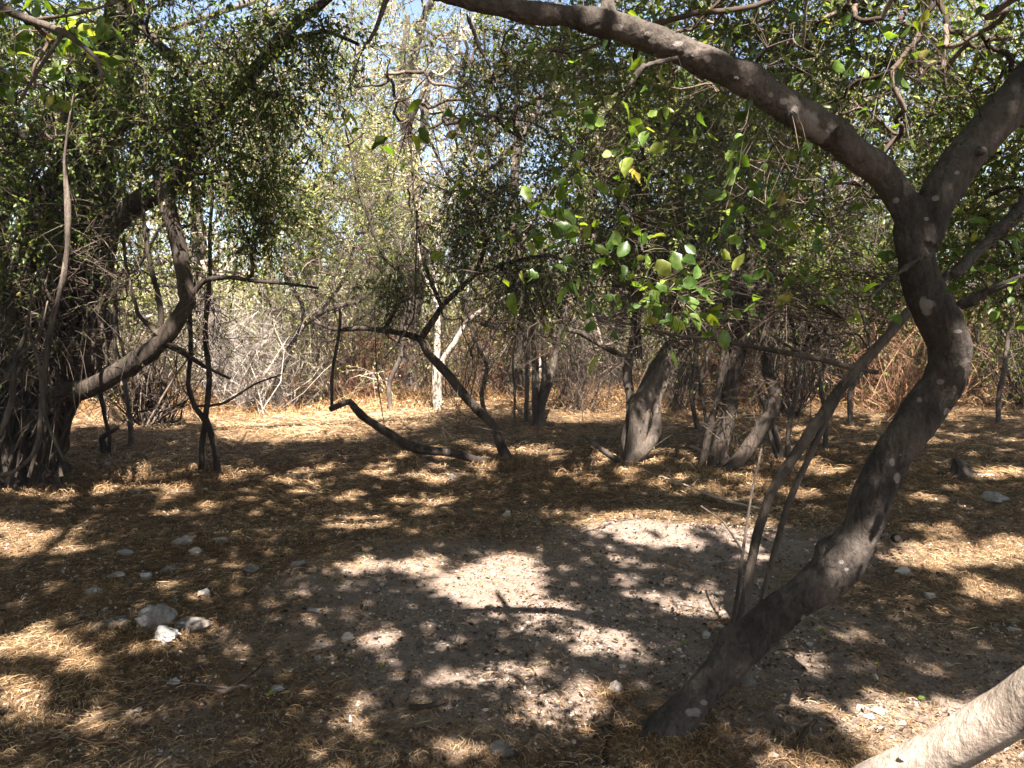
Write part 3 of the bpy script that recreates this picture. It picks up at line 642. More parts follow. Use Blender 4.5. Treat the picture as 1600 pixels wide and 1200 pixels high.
lt.limb([(118, 420, d0 - .4, 20), (175, 352, d0 - .6, 18), (230, 305, d0 - .8, 19), (275, 275, d0 - .9, 19), (300, 215, d0 - .9, 14), (345, 165, d0 - .9, 12), (395, 110, d0 - .9, 11), (440, 60, d0 - .9, 10), (490, 20, d0 - .9, 8), (560, -60, d0 - .9, 6)], n=14, rough=.12)
lt.limb([(-60, 222, d0 - .7, 14), (30, 212, d0 - .8, 14), (90, 228, d0 - .8, 13), (150, 218, d0 - .8, 12), (210, 185, d0 - .8, 10), (275, 205, d0 - .9, 8)], n=12)
lt.limb([(345, 165, d0 - .9, 8), (300, 120, d0 - 1, 8), (240, 60, d0 - 1, 7), (190, 0, d0 - 1, 6)], n=10)
lt.limb([(400, 105, d0 - .9, 7), (470, 60, d0 - .8, 6), (510, 50, d0 - .8, 4), (560, 70, d0 - .8, 3)], n=8)
for pts in ([(252, 510, d0 - 1., 5), (250, 480, d0 - 1, 5), (236, 420, d0 - 1, 4), (224, 350, d0 - 1, 4), (222, 300, d0 - 1, 3)], [(262, 535, d0 - 1, 4), (320, 570, d0 - .9, 3), (360, 590, d0 - .8, 2)], [(250, 525, d0 - 1, 4), (215, 490, d0 - 1, 3), (200, 430, d0 - 1, 3), (195, 370, d0 - 1, 2.5)],
            [(300, 460, d0 - 1, 5), (318, 440, d0 - 1, 5), (360, 434, d0 - 1, 4), (430, 440, d0 - 1, 3), (500, 450, d0 - .9, 2)], [(180, 580, d0 - .8, 3), (178, 500, d0 - .8, 3), (176, 400, d0 - .7, 2.5), (165, 330, d0 - .6, 2)], [(150, 470, d0 - .5, 5), (165, 540, d0 - .6, 4), (172, 600, d0 - .6, 2)]):
    lt.limb(pts, n=7, wob=.8)
A_, P_, D_ = lt.fill(lt.ell([(180, 430, d0 - .8, 90, 110, .6, 70), (60, 520, d0 - .8, 90, 130, .3, 60), (320, 500, d0 - .9, 60, 80, .4, 20)]), .0022, wander=.14, rmax=.012)
lt.foliage(A_, D_, 4, 1, .03, tl=(.25, .7), droop=.3, tr=.0026, mats=(1,))
# climbing stems winding over the trunk
for q in range(10):
    x = rr.uniform(-20, 110); p = []
    for i, y in enumerate(np.linspace(745, rr.uniform(150, 350), 7)):
        p.append((x + (745 - y) * rr.uniform(.12, .24) + rr.normal() * 22, y, d0 - .42 - rr.random() * .22, rr.uniform(2, 4)))
    lt.limb(p, n=7, wob=1.2, node=(q % 3 == 0))
# shaggy bark plates
pl = MB()
for q in range(700):
    y = rr.uniform(160, 755); f_ = (745 - y) / 560; cx = 15 + 110 * f_; x = cx + rr.uniform(-60, 75)
    p0 = W(x, y, d0 - .42 - .25 * rr.random()); L = rr.uniform(.06, .28)
    dr = np.array([.18 + rr.normal() * .25, rr.normal() * .2, 1.]); dr /= np.linalg.norm(dr)
    t = np.linspace(0, 1, 5)[:, None]; P = p0 + dr * L * t + np.array([0, -.04, 0]) * t * t + rr.normal(size=3) * .02 * np.sin(t * 3)
    tubes(lt.trunk, P, np.array([.4, 1, 1.2, .9, .3]) * rr.uniform(.008, .02), 5)
top = W(170, -300, d0 - .8)
for P_ in ([top, (-3.2, 3.6, 6.2), (-2.4, 1.5, 6.8), (-1.8, -.5, 7.2)], [top, (-4.6, 4.4, 6.2), (-5.5, 2.5, 7), (-6, 0, 7.4)], [top, (-3.0, 6.0, 6.4), (-1.5, 6.4, 7.0), (.2, 6.2, 7.4)], [top, (-4.4, 6.6, 6.2), (-5.2, 7.6, 7), (-6, 8.6, 7.6)]):
    lt.limb_w(np.array(P_, float), np.array([.1, .08, .05, .025]), n=8)
c2 = canopy(70000, -9.5, -2.2, .2, 14, 15, 5.0, 8.4)  # unseen leaf layer over the left side, added to dapple the ground
lt.fill(c2[np.random.default_rng(4).choice(len(c2), 420, replace=False)], tip=.004, gaps=True, wander=.07)
c2 = canopy(170000, -9.5, -2.2, .2, 14, 16, 5.0, 8.4)
leaves(lt.crown, c2, rr.normal(size=c2.shape) * [1, 1, .5], .105 * rr.uniform(.7, 1.3, len(c2)), 1, rr.random(len(c2)), 'hex', .55, seed=14)
E = lt.ell([(80, 90, d0 - .6, 190, 130, 1., 170), (300, 100, d0 - .8, 180, 140, .9, 150), (40, 270, d0 - .6, 120, 100, .8, 110), (330, 260, d0 - .8, 110, 130, .5, 62), (230, 210, d0 - .8, 130, 90, .6, 90), (430, 150, d0 - .8, 80, 150, .6, 70), (490, 60, d0 - .9, 80, 80, .4, 44), (395, 350, d0 - .7, 60, 90, .3, 34), (40, 440, d0 - .5, 70, 110, .4, 40), (130, 360, d0 - .6, 90, 60, .3, 40)])
A_, P_, D_ = lt.fill(E, tip=.003)
lt.foliage(A_, D_, 7, 8, .038, tl=(.2, .55), mats=(1, 2), mixw=[.62, .38], droop=.35, rb=0)
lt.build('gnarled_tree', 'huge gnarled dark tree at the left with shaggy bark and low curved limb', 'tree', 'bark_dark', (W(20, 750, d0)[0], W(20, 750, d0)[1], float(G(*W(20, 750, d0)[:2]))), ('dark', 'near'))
# a near spray of yellow-green leaves hanging at the top left
sp = Tree(210)
sp.limb([(-120, -60, 2.4, 8), (20, 20, 2.2, 6), (100, 50, 2.1, 5), (150, 90, 2.05, 3), (160, 130, 2.05, 2)], n=8)
sp.limb([(100, 50, 2.1, 3), (60, 110, 2.1, 2.5), (30, 160, 2.1, 2)], n=6); sp.limb([(60, 30, 2.15, 3), (130, 20, 2.1, 2), (190, 0, 2.1, 2)], n=6)
E = sp.ell([(90, 40, 2.2, 120, 40, .15, 14), (60, 130, 2.3, 70, 50, .15, 7)])
A_, P_, D_ = sp.fill(E, .0018); sp.foliage(A_, D_, 2, 4, .05, tl=(.05, .12), kind='broad', mats=(1,), tr=.0014, droop=.3, rb=.12)
o_, _ = sp.build('hanging_branch', 'close thin branch with broad yellow green leaves hanging into the top left corner', 'branch', 'bark_mid', tuple(W(-120, -60, 2.4)), ('near',))

# ================================================================== smaller trees and stems
def simple(seed, name, label, cat, limbs, bark='bark_mid', ells=None, fol=None, tip=.003, twig='twig', lm=('mid',), n=10, group=None, gnarl=0, rough=.12, bare=None):
    t = Tree(seed)
    limbs = [[(a, b, c, e * ({301: .58, 308: .6, 304: .64}.get(seed, .70))) for a, b, c, e in l] for l in limbs]; t.flare = .3
    for l in limbs: t.limb(l, n=n, rough=rough, wob=.5, gnarl=gnarl)
    if ells:
        A, P, D = t.fill(t.ell(ells), tip, rmax=.018, wander=.07)
        if fol: t.foliage(A, D, **fol); t.foliage(A, D, 5, 1, .03, tl=(.4, .95), droop=.25, tr=.0026)
    if bare:
        A, P, D = t.fill(t.ell(bare), .0022, wander=.14, rmax=.012)
        t.foliage(A, D, 4, 1, .028, tl=(.25, .7), droop=.15, tr=.0026, spread=1.2)
    b = limbs[0][0]; p = W(b[0], b[1], b[2])
    return t.build(name, label, cat, bark, (p[0], p[1], float(G(p[0], p[1]))), lm, twig, group)

def g_(x, y): return GD(x, y)
dd = g_(1155, 985)
simple(301, 'leaning_sapling', 'slender leaning sapling rising behind the big leaning trunk, crossed by a dead branch', 'sapling', [
    [(1150, 1000, dd, 15), (1163, 940, dd, 13), (1180, 850, dd, 13), (1205, 770, dd, 13), (1245, 700, dd, 14), (1290, 640, dd, 14), (1330, 590, dd, 14), (1370, 545, dd, 13), (1410, 500, dd, 12), (1470, 440, dd + .1, 10), (1540, 380, dd + .2, 9), (1620, 320, dd + .3, 8)],
    [(1178, 990, dd, 7), (1200, 900, dd, 7), (1232, 790, dd, 8), (1262, 720, dd, 8), (1290, 660, dd, 8), (1318, 610, dd, 8), (1335, 590, dd, 7)],
    [(1143, 985, dd - .1, 5), (1152, 930, dd - .1, 5), (1160, 860, dd - .1, 4), (1172, 790, dd - .1, 3), (1190, 700, dd - .1, 3)],
    [(1160, 860, dd - .1, 3), (1130, 815, dd - .1, 2.5), (1095, 790, dd - .1, 2)],
    [(1372, 582, dd, 6), (1320, 572, dd, 7), (1265, 558, dd, 8), (1200, 545, dd, 7), (1120, 532, dd + .1, 6), (1060, 525, dd + .1, 4), (980, 505, dd + .2, 3), (900, 490, dd + .2, 2)],
    [(1355, 574, dd, 5), (1300, 565, dd, 4), (1240, 545, dd, 4), (1205, 525, dd, 3)],
    [(1290, 572, dd, 3), (1265, 590, dd, 3), (1240, 612, dd, 2)]], 'bark_front' and 'bark_mid', n=12)
dd = g_(320, 745)
simple(302, 'forked_sapling', 'thin grey sapling left of centre that forks low into two upright stems', 'sapling', [
    [(345, 752, dd, 7), (335, 700, dd, 7), (322, 660, dd, 8), (305, 635, dd, 6), (295, 600, dd, 5), (296, 540, dd, 5), (298, 480, dd, 4), (310, 420, dd, 3)],
    [(313, 755, dd, 6), (315, 700, dd, 6), (322, 662, dd, 6), (326, 600, dd, 6), (322, 540, dd, 6), (325, 450, dd, 5), (330, 360, dd, 4), (332, 250, dd, 3), (340, 150, dd, 2)],
    [(322, 575, dd, 4), (290, 555, dd, 4), (260, 540, dd, 3)], [(305, 635, dd, 3), (350, 630, dd, 3), (400, 600, dd, 2), (440, 585, dd, 1.5)]], 'bark_dark', n=8, bare=[(320, 440, dd, 70, 130, .5, 36)])
dd = g_(168, 712)
simple(303, 'dead_snag', 'short broken dark snag between the big left trunk and the forked sapling', 'snag', [
    [(166, 722, dd, 8), (162, 700, dd, 7), (158, 685, dd, 6), (168, 676, dd, 5), (184, 668, dd, 4)], [(170, 720, dd, 4), (172, 680, dd, 4), (162, 650, dd, 4), (155, 610, dd, 5), (160, 560, dd, 4)]], 'bark_dark', n=8)
dd = g_(795, 722)
simple(304, 'arching_tree', 'dark thin tree in the middle arching left over its own bent low limb', 'tree', [
    [(800, 728, dd, 13), (785, 700, dd, 11), (772, 665, dd, 10), (745, 635, dd, 11), (715, 605, dd, 11), (690, 580, dd, 11), (668, 553, dd, 10), (657, 528, dd, 9), (640, 522, dd, 8), (600, 518, dd, 7), (560, 512, dd, 6), (520, 514, dd, 5), (490, 505, dd, 4)],
    [(765, 722, dd - .1, 9), (715, 714, dd - .2, 10), (650, 697, dd - .3, 12), (600, 672, dd - .3, 11), (565, 648, dd - .3, 10), (545, 628, dd - .3, 9), (530, 634, dd - .3, 8), (513, 643, dd - .3, 7)],
    [(518, 640, dd - .3, 4), (519, 600, dd - .3, 4), (526, 540, dd - .25, 4), (532, 490, dd - .2, 3.5), (520, 440, dd - .1, 4), (540, 380, dd, 3)],
    [(657, 530, dd, 8), (690, 480, dd + .1, 7), (740, 430, dd + .1, 6), (760, 380, dd + .1, 5), (740, 320, dd + .1, 4), (700, 270, dd, 3), (660, 200, dd, 3)],
    [(600, 518, dd, 5), (640, 440, dd, 4), (600, 400, dd, 4), (560, 300, dd, 3), (540, 200, dd, 2)],
    [(740, 430, dd, 5), (800, 410, dd, 5), (860, 400, dd, 4), (920, 420, dd, 3)],
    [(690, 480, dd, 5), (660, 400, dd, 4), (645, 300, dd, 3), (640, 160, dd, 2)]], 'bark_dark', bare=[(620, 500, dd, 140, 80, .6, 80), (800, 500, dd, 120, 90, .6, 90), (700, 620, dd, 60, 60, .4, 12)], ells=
    [(610, 420, dd, 100, 60, .6, 66), (740, 340, dd, 100, 100, .7, 110), (850, 440, dd, 90, 45, .6, 46), (640, 240, dd - .3, 110, 90, .7, 66), (560, 120, dd - .4, 120, 90, .7, 60), (770, 120, dd - .6, 120, 110, .7, 90), (470, 430, dd, 60, 50, .4, 18), (900, 60, dd - .6, 110, 80, .7, 50)],
    fol=dict(ntwig=8, nleaf=6, lsize=.042, mats=(1, 2), mixw=[.8, .2], droop=.35), lm=('dark', 'mid'))
dd = g_(440, 645)
simple(305, 'small_tree', 'small crooked dark tree standing in the sunny straw left of centre', 'tree', [
    [(445, 652, dd, 10), (438, 625, dd, 9), (430, 600, dd, 8), (445, 565, dd, 8), (460, 530, dd, 8), (475, 505, dd, 8), (500, 490, dd, 6), (530, 480, dd, 5), (560, 470, dd, 4), (600, 440, dd, 3)],
    [(475, 505, dd, 6), (470, 470, dd, 5), (440, 420, dd, 4), (420, 340, dd, 3)], [(500, 490, dd, 4), (540, 430, dd, 4), (560, 360, dd, 3)]], 'bark_dark', bare=[(480, 470, dd, 130, 90, 1., 80)], ells=
    [(480, 400, dd, 90, 70, 1.0, 55), (420, 280, dd, 90, 90, 1., 55), (560, 300, dd, 90, 90, 1., 55), (480, 120, dd, 130, 110, 1.2, 70)], fol=dict(ntwig=8, nleaf=8, lsize=.055, mats=(1, 2), tl=(.3, .6), mixw=[.6, .4]), lm=('mid', 'pale'))
dd = g_(683, 640)
simple(306, 'pale_tree', 'white barked slim tree with two bright stems standing behind the arching tree', 'tree', [
    [(682, 645, dd, 7), (681, 600, dd, 7), (682, 540, dd, 7), (683, 480, dd, 6), (680, 420, dd, 5), (686, 360, dd, 3.5), (676, 300, dd, 2)],
    [(686, 643, dd, 5), (688, 600, dd, 5), (694, 560, dd, 6), (710, 535, dd, 6), (724, 508, dd, 5), (745, 490, dd, 5), (780, 470, dd, 4), (810, 455, dd, 3)],
    [(683, 480, dd, 4), (660, 420, dd, 3), (650, 360, dd, 3)]], 'bark_pale',
    [(690, 300, dd, 70, 80, 1., 30), (620, 260, dd + 1, 80, 80, 1, 25)], fol=dict(ntwig=5, nleaf=6, lsize=.07, tl=(.3, .6), mats=(1,)), twig='twig_pale', lm=('pale',))
dd = g_(840, 665)
simple(307, 'multistem_tree', 'clump of narrow grey stems spreading from one base right of the pale tree', 'tree', [
    [(842, 672, dd, 11), (846, 635, dd, 10), (856, 600, dd, 9), (868, 550, dd, 8), (880, 500, dd, 7), (893, 440, dd, 6), (920, 390, dd, 5), (948, 320, dd, 4)],
    [(838, 668, dd, 8), (838, 620, dd, 8), (836, 580, dd, 8), (832, 530, dd, 7), (835, 470, dd, 6), (845, 400, dd, 5)],
    [(843, 640, dd, 6), (850, 580, dd, 6), (846, 520, dd, 5), (852, 470, dd, 5), (870, 400, dd, 4)],
    [(822, 668, dd - .1, 5), (824, 600, dd - .1, 5), (820, 540, dd - .1, 5), (815, 470, dd - .1, 4), (790, 400, dd, 3)],
    [(800, 690, dd - .4, 3), (805, 620, dd - .4, 3), (800, 560, dd - .4, 3), (812, 500, dd - .4, 2)]], 'bark_mid', bare=[(880, 480, dd, 120, 110, .8, 100)], ells=
    [(880, 350, dd, 90, 70, .9, 40), (820, 420, dd, 60, 50, .8, 20)], fol=dict(ntwig=5, nleaf=6, lsize=.055, tl=(.25, .5), mats=(1,)), lm=('mid',))
dd = g_(985, 728)
simple(308, 'twin_trunk_tree', 'stout centre right tree with one scarred leaning trunk and one straight thin trunk', 'tree', [
    [(985, 738, dd, 19), (992, 705, dd, 22), (1000, 665, dd, 25), (1010, 620, dd, 26), (1030, 580, dd, 25), (1055, 545, dd + .1, 23), (1085, 510, dd + .2, 21), (1120, 475, dd + .3, 20), (1165, 430, dd + .4, 16), (1200, 370, dd + .5, 12), (1250, 300, dd + .6, 9)],
    [(985, 728, dd, 16), (1005, 700, dd - .1, 17), (1020, 680, dd - .1, 15), (1028, 640, dd - .05, 12), (1040, 590, dd, 10)],
    [(980, 722, dd + .05, 12), (980, 680, dd + .1, 13), (983, 620, dd + .1, 12), (985, 560, dd + .1, 12), (990, 500, dd + .1, 11), (992, 440, dd + .1, 10), (1000, 380, dd + .1, 8), (1010, 300, dd, 6), (1000, 200, dd, 5)],
    [(1000, 560, dd + .1, 7), (998, 500, dd, 7), (1005, 440, dd, 5)],
    [(985, 735, dd - .05, 11), (960, 715, dd - .05, 8), (930, 695, dd, 6), (910, 683, dd + .1, 3)],
    [(985, 560, dd, 6), (950, 545, dd, 7), (910, 520, dd, 8), (888, 515, dd, 6)]], 'bark_mid', bare=[(1000, 500, dd, 130, 90, .7, 80), (1130, 500, dd, 90, 90, .7, 50)], ells=
    [(1000, 360, dd, 110, 100, .9, 90), (1150, 340, dd + .5, 120, 100, .9, 80), (930, 280, dd, 100, 110, .8, 60), (1060, 440, dd, 90, 50, .7, 30), (1040, 180, dd, 120, 90, .8, 50)], fol=dict(ntwig=9, nleaf=9, lsize=.044, mats=(1, 2), mixw=[.4, .6]), lm=('dark', 'mid'), gnarl=.05, n=18)
dd = g_(1070, 618)
simple(309, 'dark_tree', 'dark split trunk standing farther back between the twin trunk tree and the right clump', 'tree', [
    [(1072, 622, dd, 30), (1070, 590, dd, 24), (1068, 540, dd, 22), (1064, 480, dd, 22), (1060, 420, dd, 21), (1055, 350, dd, 18), (1050, 290, dd, 13), (1052, 230, dd, 10), (1060, 178, dd, 9), (1040, 145, dd, 7), (1010, 100, dd, 5)],
    [(1060, 178, dd, 7), (1078, 165, dd, 7), (1074, 120, dd, 6), (1064, 90, dd, 5)], [(1060, 178, dd, 6), (1090, 160, dd, 6), (1115, 135, dd, 4)],
    [(1095, 625, dd, 10), (1088, 590, dd, 10), (1080, 540, dd, 9)], [(1045, 622, dd, 9), (1052, 600, dd, 9), (1060, 560, dd, 9)],
    [(1062, 450, dd, 14), (1100, 420, dd - .3, 14), (1160, 395, dd - .5, 14), (1220, 375, dd - .6, 13), (1270, 355, dd - .8, 13), (1320, 330, dd - .9, 13), (1365, 295, dd - 1, 10)],
    [(1220, 375, dd - .6, 8), (1280, 380, dd - .7, 7), (1340, 370, dd - .8, 5)]], 'bark_dark',
    [(1050, 250, dd, 120, 120, 1.2, 70), (1160, 260, dd, 130, 130, 1.2, 70), (1260, 220, dd, 130, 120, 1., 80), (950, 180, dd, 90, 110, 1., 50), (1360, 330, dd, 100, 90, 1, 50), (1080, 420, dd + .5, 120, 60, 1, 40)], fol=dict(ntwig=9, nleaf=8, lsize=.06, tl=(.3, .6), mats=(1, 2), mixw=[.65, .35]), lm=('mid', 'pale'), gnarl=.12, n=20)
dd = g_(1120, 735)
simple(310, 'clump_tree', 'dark tree right of centre whose two crooked trunks part at the ground', 'tree', [
    [(1120, 745, dd, 26), (1125, 715, dd, 19), (1130, 670, dd, 18), (1140, 620, dd, 18), (1150, 560, dd, 17), (1158, 500, dd, 15), (1165, 430, dd, 12), (1172, 350, dd, 9), (1170, 260, dd, 7), (1180, 150, dd, 5)],
    [(1135, 740, dd - .1, 18), (1160, 712, dd - .1, 16), (1185, 680, dd - .1, 15), (1205, 650, dd - .1, 15), (1212, 615, dd - .1, 14), (1200, 580, dd, 13), (1190, 530, dd, 11), (1195, 480, dd, 9), (1215, 400, dd, 7), (1240, 300, dd, 5)],
    [(1095, 730, dd, 9), (1105, 690, dd, 8), (1115, 640, dd, 8), (1128, 580, dd, 8), (1140, 540, dd, 8), (1160, 480, dd, 7), (1190, 420, dd, 6)],
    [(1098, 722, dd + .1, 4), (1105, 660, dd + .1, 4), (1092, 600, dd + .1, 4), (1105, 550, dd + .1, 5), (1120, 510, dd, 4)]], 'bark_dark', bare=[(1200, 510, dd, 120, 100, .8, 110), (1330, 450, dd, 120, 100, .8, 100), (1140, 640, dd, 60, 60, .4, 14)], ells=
    [(1180, 300, dd, 100, 120, .8, 70), (1260, 420, dd, 90, 60, .7, 40), (1120, 180, dd, 90, 90, .7, 40), (1380, 400, dd, 90, 80, .7, 36)], fol=dict(ntwig=9, nleaf=8, lsize=.042, mats=(1, 2), mixw=[.35, .65]), lm=('dark', 'mid'), n=14)
dd = g_(1225, 725)
simple(311, 'forking_sapling', 'thin grey brown stems rising from one point just right of the two crooked trunks', 'sapling', [
    [(1225, 730, dd, 7), (1215, 690, dd, 7), (1200, 650, dd, 6), (1185, 600, dd, 5)], [(1228, 728, dd, 6), (1236, 660, dd, 5), (1245, 600, dd, 5), (1262, 540, dd, 5), (1272, 470, dd, 5), (1280, 400, dd, 4), (1290, 320, dd, 3)],
    [(1220, 725, dd, 5), (1205, 690, dd, 5), (1195, 640, dd, 4)], [(1245, 600, dd, 4), (1240, 520, dd, 4), (1222, 460, dd, 5), (1232, 400, dd, 4), (1238, 340, dd, 3)]], 'bark_mid', n=8)
dd = g_(1500, 745)
simple(312, 'rotten_stump', 'low dark rotten stump on the straw right of the big leaning trunk', 'stump', [
    [(1500, 754, dd, 24), (1500, 742, dd, 20), (1496, 728, dd, 13), (1490, 716, dd, 5)], [(1515, 752, dd, 9), (1524, 738, dd, 5)], [(1480, 748, dd, 9), (1466, 738, dd, 4)]], 'bark_dark', gnarl=.3, n=18)
for sd_, x_, y_, tx, ty, lab_ in ((351, 905, 640, 930, 330, 'thin straight stem between the clump of narrow stems and the twin trunk tree'), (352, 1092, 672, 1062, 380, 'thin dark stem just left of the two crooked trunks'), (353, 1330, 668, 1352, 330, 'thin pale stem rising behind the leaning sapling'),
                             (354, 760, 655, 735, 400, 'thin dark stem rising behind the arching trunk'), (355, 610, 640, 632, 380, 'thin crooked stem left of the pale tree'), (356, 205, 700, 180, 420, 'thin dark stem under the low curved limb'), (357, 1290, 700, 1270, 380, 'thin bent stem right of the thin grey brown stems'), (358, 1560, 660, 1590, 330, 'thin dark stem near the right edge')):
    dd = g_(x_, y_); q_ = np.random.default_rng(sd_)
    simple(sd_, 'slender_sapling', lab_, 'sapling', [[(x_ + (tx - x_) * f_ + q_.normal() * 9 * (f_ > 0), y_ + (ty - y_) * f_, dd, 6 - 4 * f_) for f_ in np.linspace(0, 1, 7)], [(x_ + (tx - x_) * .4, y_ + (ty - y_) * .4, dd, 3), (x_ + 30 * q_.choice([-1, 1]), y_ + (ty - y_) * .65, dd, 2.5), (x_ + 45 * q_.choice([-1, 1]), y_ + (ty - y_) * .9, dd, 1.5)]],
           'bark_mid', n=7, group='thin stems among the trees', bare=[((x_ + tx) / 2, ty + 70, dd, 60, 90, .5, 30)], ells=[(tx, ty, dd, 60, 60, .5, 14)], fol=dict(ntwig=5, nleaf=6, lsize=.045, mats=(1,)))
# pale vines in front of the left trunk
dd = d0 - 1.6
for k_, (lab, l) in enumerate((('pale smooth vine looping along the ground in front of the left trunk', [[(-20, 745, dd, 4), (20, 738, dd, 4), (48, 715, dd, 4), (62, 680, dd, 5), (66, 600, dd, 5), (78, 520, dd, 6), (100, 430, dd, 6), (108, 330, dd, 5), (100, 240, dd, 4)], [(66, 620, dd, 4), (60, 560, dd, 4), (40, 500, dd, 3)]]),
                               ('pale forked stem rising at the left edge of the picture before the shaggy trunk', [[(-15, 700, dd, 7), (8, 660, dd, 6), (20, 620, dd, 6), (24, 560, dd, 5), (40, 520, dd, 4), (50, 440, dd, 3)], [(22, 600, dd, 4), (5, 580, dd, 3), (-10, 575, dd, 3)], [(24, 560, dd, 4), (60, 530, dd, 3), (75, 470, dd, 3)]]),
                               ('long dark hanging stem crossing the left trunk from the crown to the ground', [[(100, 720, dd, 3), (68, 640, dd, 4), (72, 560, dd, 5), (90, 470, dd, 5), (105, 380, dd, 4), (100, 250, dd, 3), (120, 120, dd, 2)]]))):
    l = [m_[:-1] + [(m_[-1][0], m_[-1][1], m_[-1][2], 1.2)] for m_ in l]
    simple(320 + k_, 'climbing_vine', lab, 'vine', l, 'bark_mid', n=8, group='vines climbing the left trunk')
# thin hanging vines in the middle
for k_, (lab, l) in enumerate((('thin dark vine hanging straight down left of the arching tree', [[(652, 330, 6, 2), (650, 420, 6, 2), (645, 500, 6, 2), (600, 560, 6, 1.5)]]),
                               ('wiry vine dangling down to the sunny straw left of the arch', [[(585, 480, 5.6, 1.5), (588, 560, 5.6, 1.5), (592, 610, 5.6, 1.5), (600, 665, 5.6, 1.2)]]))):
    simple(330 + k_, 'hanging_vine', lab, 'vine', l, 'bark_dark', n=5, group='vines hanging in the middle')
# bright log at bottom right
lg = Tree(340); lg.rs = .85; dl = 1.75
lg.limb([(1300, 1262, 2.45, 38), (1370, 1222, 2.36, 40), (1430, 1190, 2.28, 42), (1475, 1166, 2.22, 42), (1540, 1132, 2.13, 43), (1600, 1097, 2.05, 44), (1700, 1030, 1.9, 46), (1800, 950, 1.8, 48)], n=48, rough=.05, wob=.1, step=.02)
lg.limb([(1556, 1106, 2.11, 15), (1555, 1104, 2.082, 14), (1555, 1103, 2.074, 11), (1555, 1103, 2.076, 7)], n=20, step=.004, rough=.12, wob=.03)
lg.limb([(1556, 1103, 2.09, 5), (1556, 1102, 2.068, 4)], n=10, step=.004, rough=.2, wob=.05)
lg.limb([(1468, 1153, 2.2, 7), (1466, 1149, 2.185, 5)], n=10, step=.005, rough=.25, wob=.05)
lg.limb([(1412, 1190, 2.27, 8), (1409, 1184, 2.24, 5)], n=10, step=.005, rough=.25, wob=.05)
p_ = W(1300, 1262, 2.45)
lg.build('lit_log', 'thick pale sunlit log with a round knot slanting out of the bottom right corner', 'log', 'bark_log', (p_[0], p_[1], float(G(p_[0], p_[1]))))

# ================================================================== brush and shrubs
def brush(seed, x, y, w, h, label, name='dry_bush', cat='bush', twig='twig_red', stems=60, lean=0, leafm=None, nl=0, ls=.04, fan=1.0, rad=.006, group=None, depth=None, sub=6):
    """a bush of many arching stems from one root; x, y is its foot, w and h its half width and height in px"""
    r_ = np.random.default_rng(seed); d = depth or GD(x, y); c = W(x, y, d); c[2] = G(c[0], c[1]) - .02
    hw = w * d / F; hh = h * d / F; mb = MB(); lf = MB()
    K = 7; t = np.linspace(0, 1, K)[None, :, None]
    st = np.stack([r_.normal(size=stems) * hw * .25, r_.normal(size=stems) * hw * .25, np.zeros(stems)], -1) + c
    st[:, 2] = G(st[:, 0], st[:, 1]) - .02
    en = np.stack([r_.normal(size=stems) * hw * .6 * fan + lean, r_.normal(size=stems) * hw * .5 * fan, hh * r_.uniform(.35, 1.0, stems)], -1) + c
    mid = r_.normal(size=(stems, 1, 3)) * .16 * hh + np.array([0, 0, .18 * hh])
    P = st[:, None] * (1 - t) + en[:, None] * t + mid * np.sin(math.pi * t) + r_.normal(size=(stems, 1, 3)) * .05 * hh * np.sin(2.5 * math.pi * t)
    R = np.linspace(1, .35, K)[None] * rad * r_.uniform(.5, 1.6, (stems, 1))
    tubes(mb, P, R, 5)
    n2 = stems * sub; i = r_.integers(0, stems, n2); k = r_.integers(1, K, n2); q = P[i, k]
    dr = r_.normal(size=(n2, 3)); dr[:, 2] += .35; dr /= np.linalg.norm(dr, axis=1, keepdims=True)
    L = hh * r_.uniform(.12, .38, (n2, 1)); K2 = 4; t2 = np.linspace(0, 1, K2)[None, :, None]
    P2 = q[:, None] + dr[:, None] * L[:, None] * t2 + r_.normal(size=(n2, 1, 3)) * .15 * L[:, None] * t2 * t2
    tubes(mb, P2, np.linspace(1, .4, K2)[None] * rad * .42 * np.ones((n2, 1)), 3)
    n3 = n2 * 2; i = r_.integers(0, n2, n3); q = P2[i, r_.integers(1, K2, n3)]; dr = r_.normal(size=(n3, 3)); dr /= np.linalg.norm(dr, axis=1, keepdims=True)
    L = hh * r_.uniform(.05, .16, (n3, 1)); t3 = np.linspace(0, 1, 3)[None, :, None]
    P3 = q[:, None] + dr[:, None] * L[:, None] * t3 + r_.normal(size=(n3, 1, 3)) * .2 * L[:, None] * t3 * t3
    tubes(mb, P3, np.linspace(1, .5, 3)[None] * rad * .25 * np.ones((n3, 1)), 3)
    root = thing(name, tuple(map(float, c)), label, cat, group)
    part('stem', mb, M[twig], root)
    if leafm:
        m = n3 * nl; i = r_.integers(0, n3, m); pos = P3[i, r_.integers(1, 3, m)] + r_.normal(size=(m, 3)) * .015
        leaves(lf, pos, r_.normal(size=(m, 3)), ls * r_.uniform(.6, 1.3, m), 0, r_.random(m), 'hex', .5, seed=seed)
        part('foliage', lf, M[leafm], root)
    return root
brush(401, 235, 662, 75, 150, 'heap of dark dead sticks standing under the low curved limb of the left tree', 'dead_brush', 'brush', 'twig', 90, rad=.012, sub=5)
brush(402, 395, 640, 100, 170, 'big bleached white bush of tangled bare twigs left of centre', 'bare_bush', 'bush', 'twig_white', 120, rad=.007, sub=9)
brush(403, 780, 618, 90, 130, 'dense dark red brown thorny bush beside the pale tree', 'thorn_bush', 'bush', 'twig_red', 120, leafm='dry', nl=1, ls=.04, rad=.009, sub=8)
brush(404, 565, 625, 80, 110, 'russet dry bush behind the sunny straw patch', 'dry_bush', 'bush', 'twig_red', 90, rad=.007, sub=7)
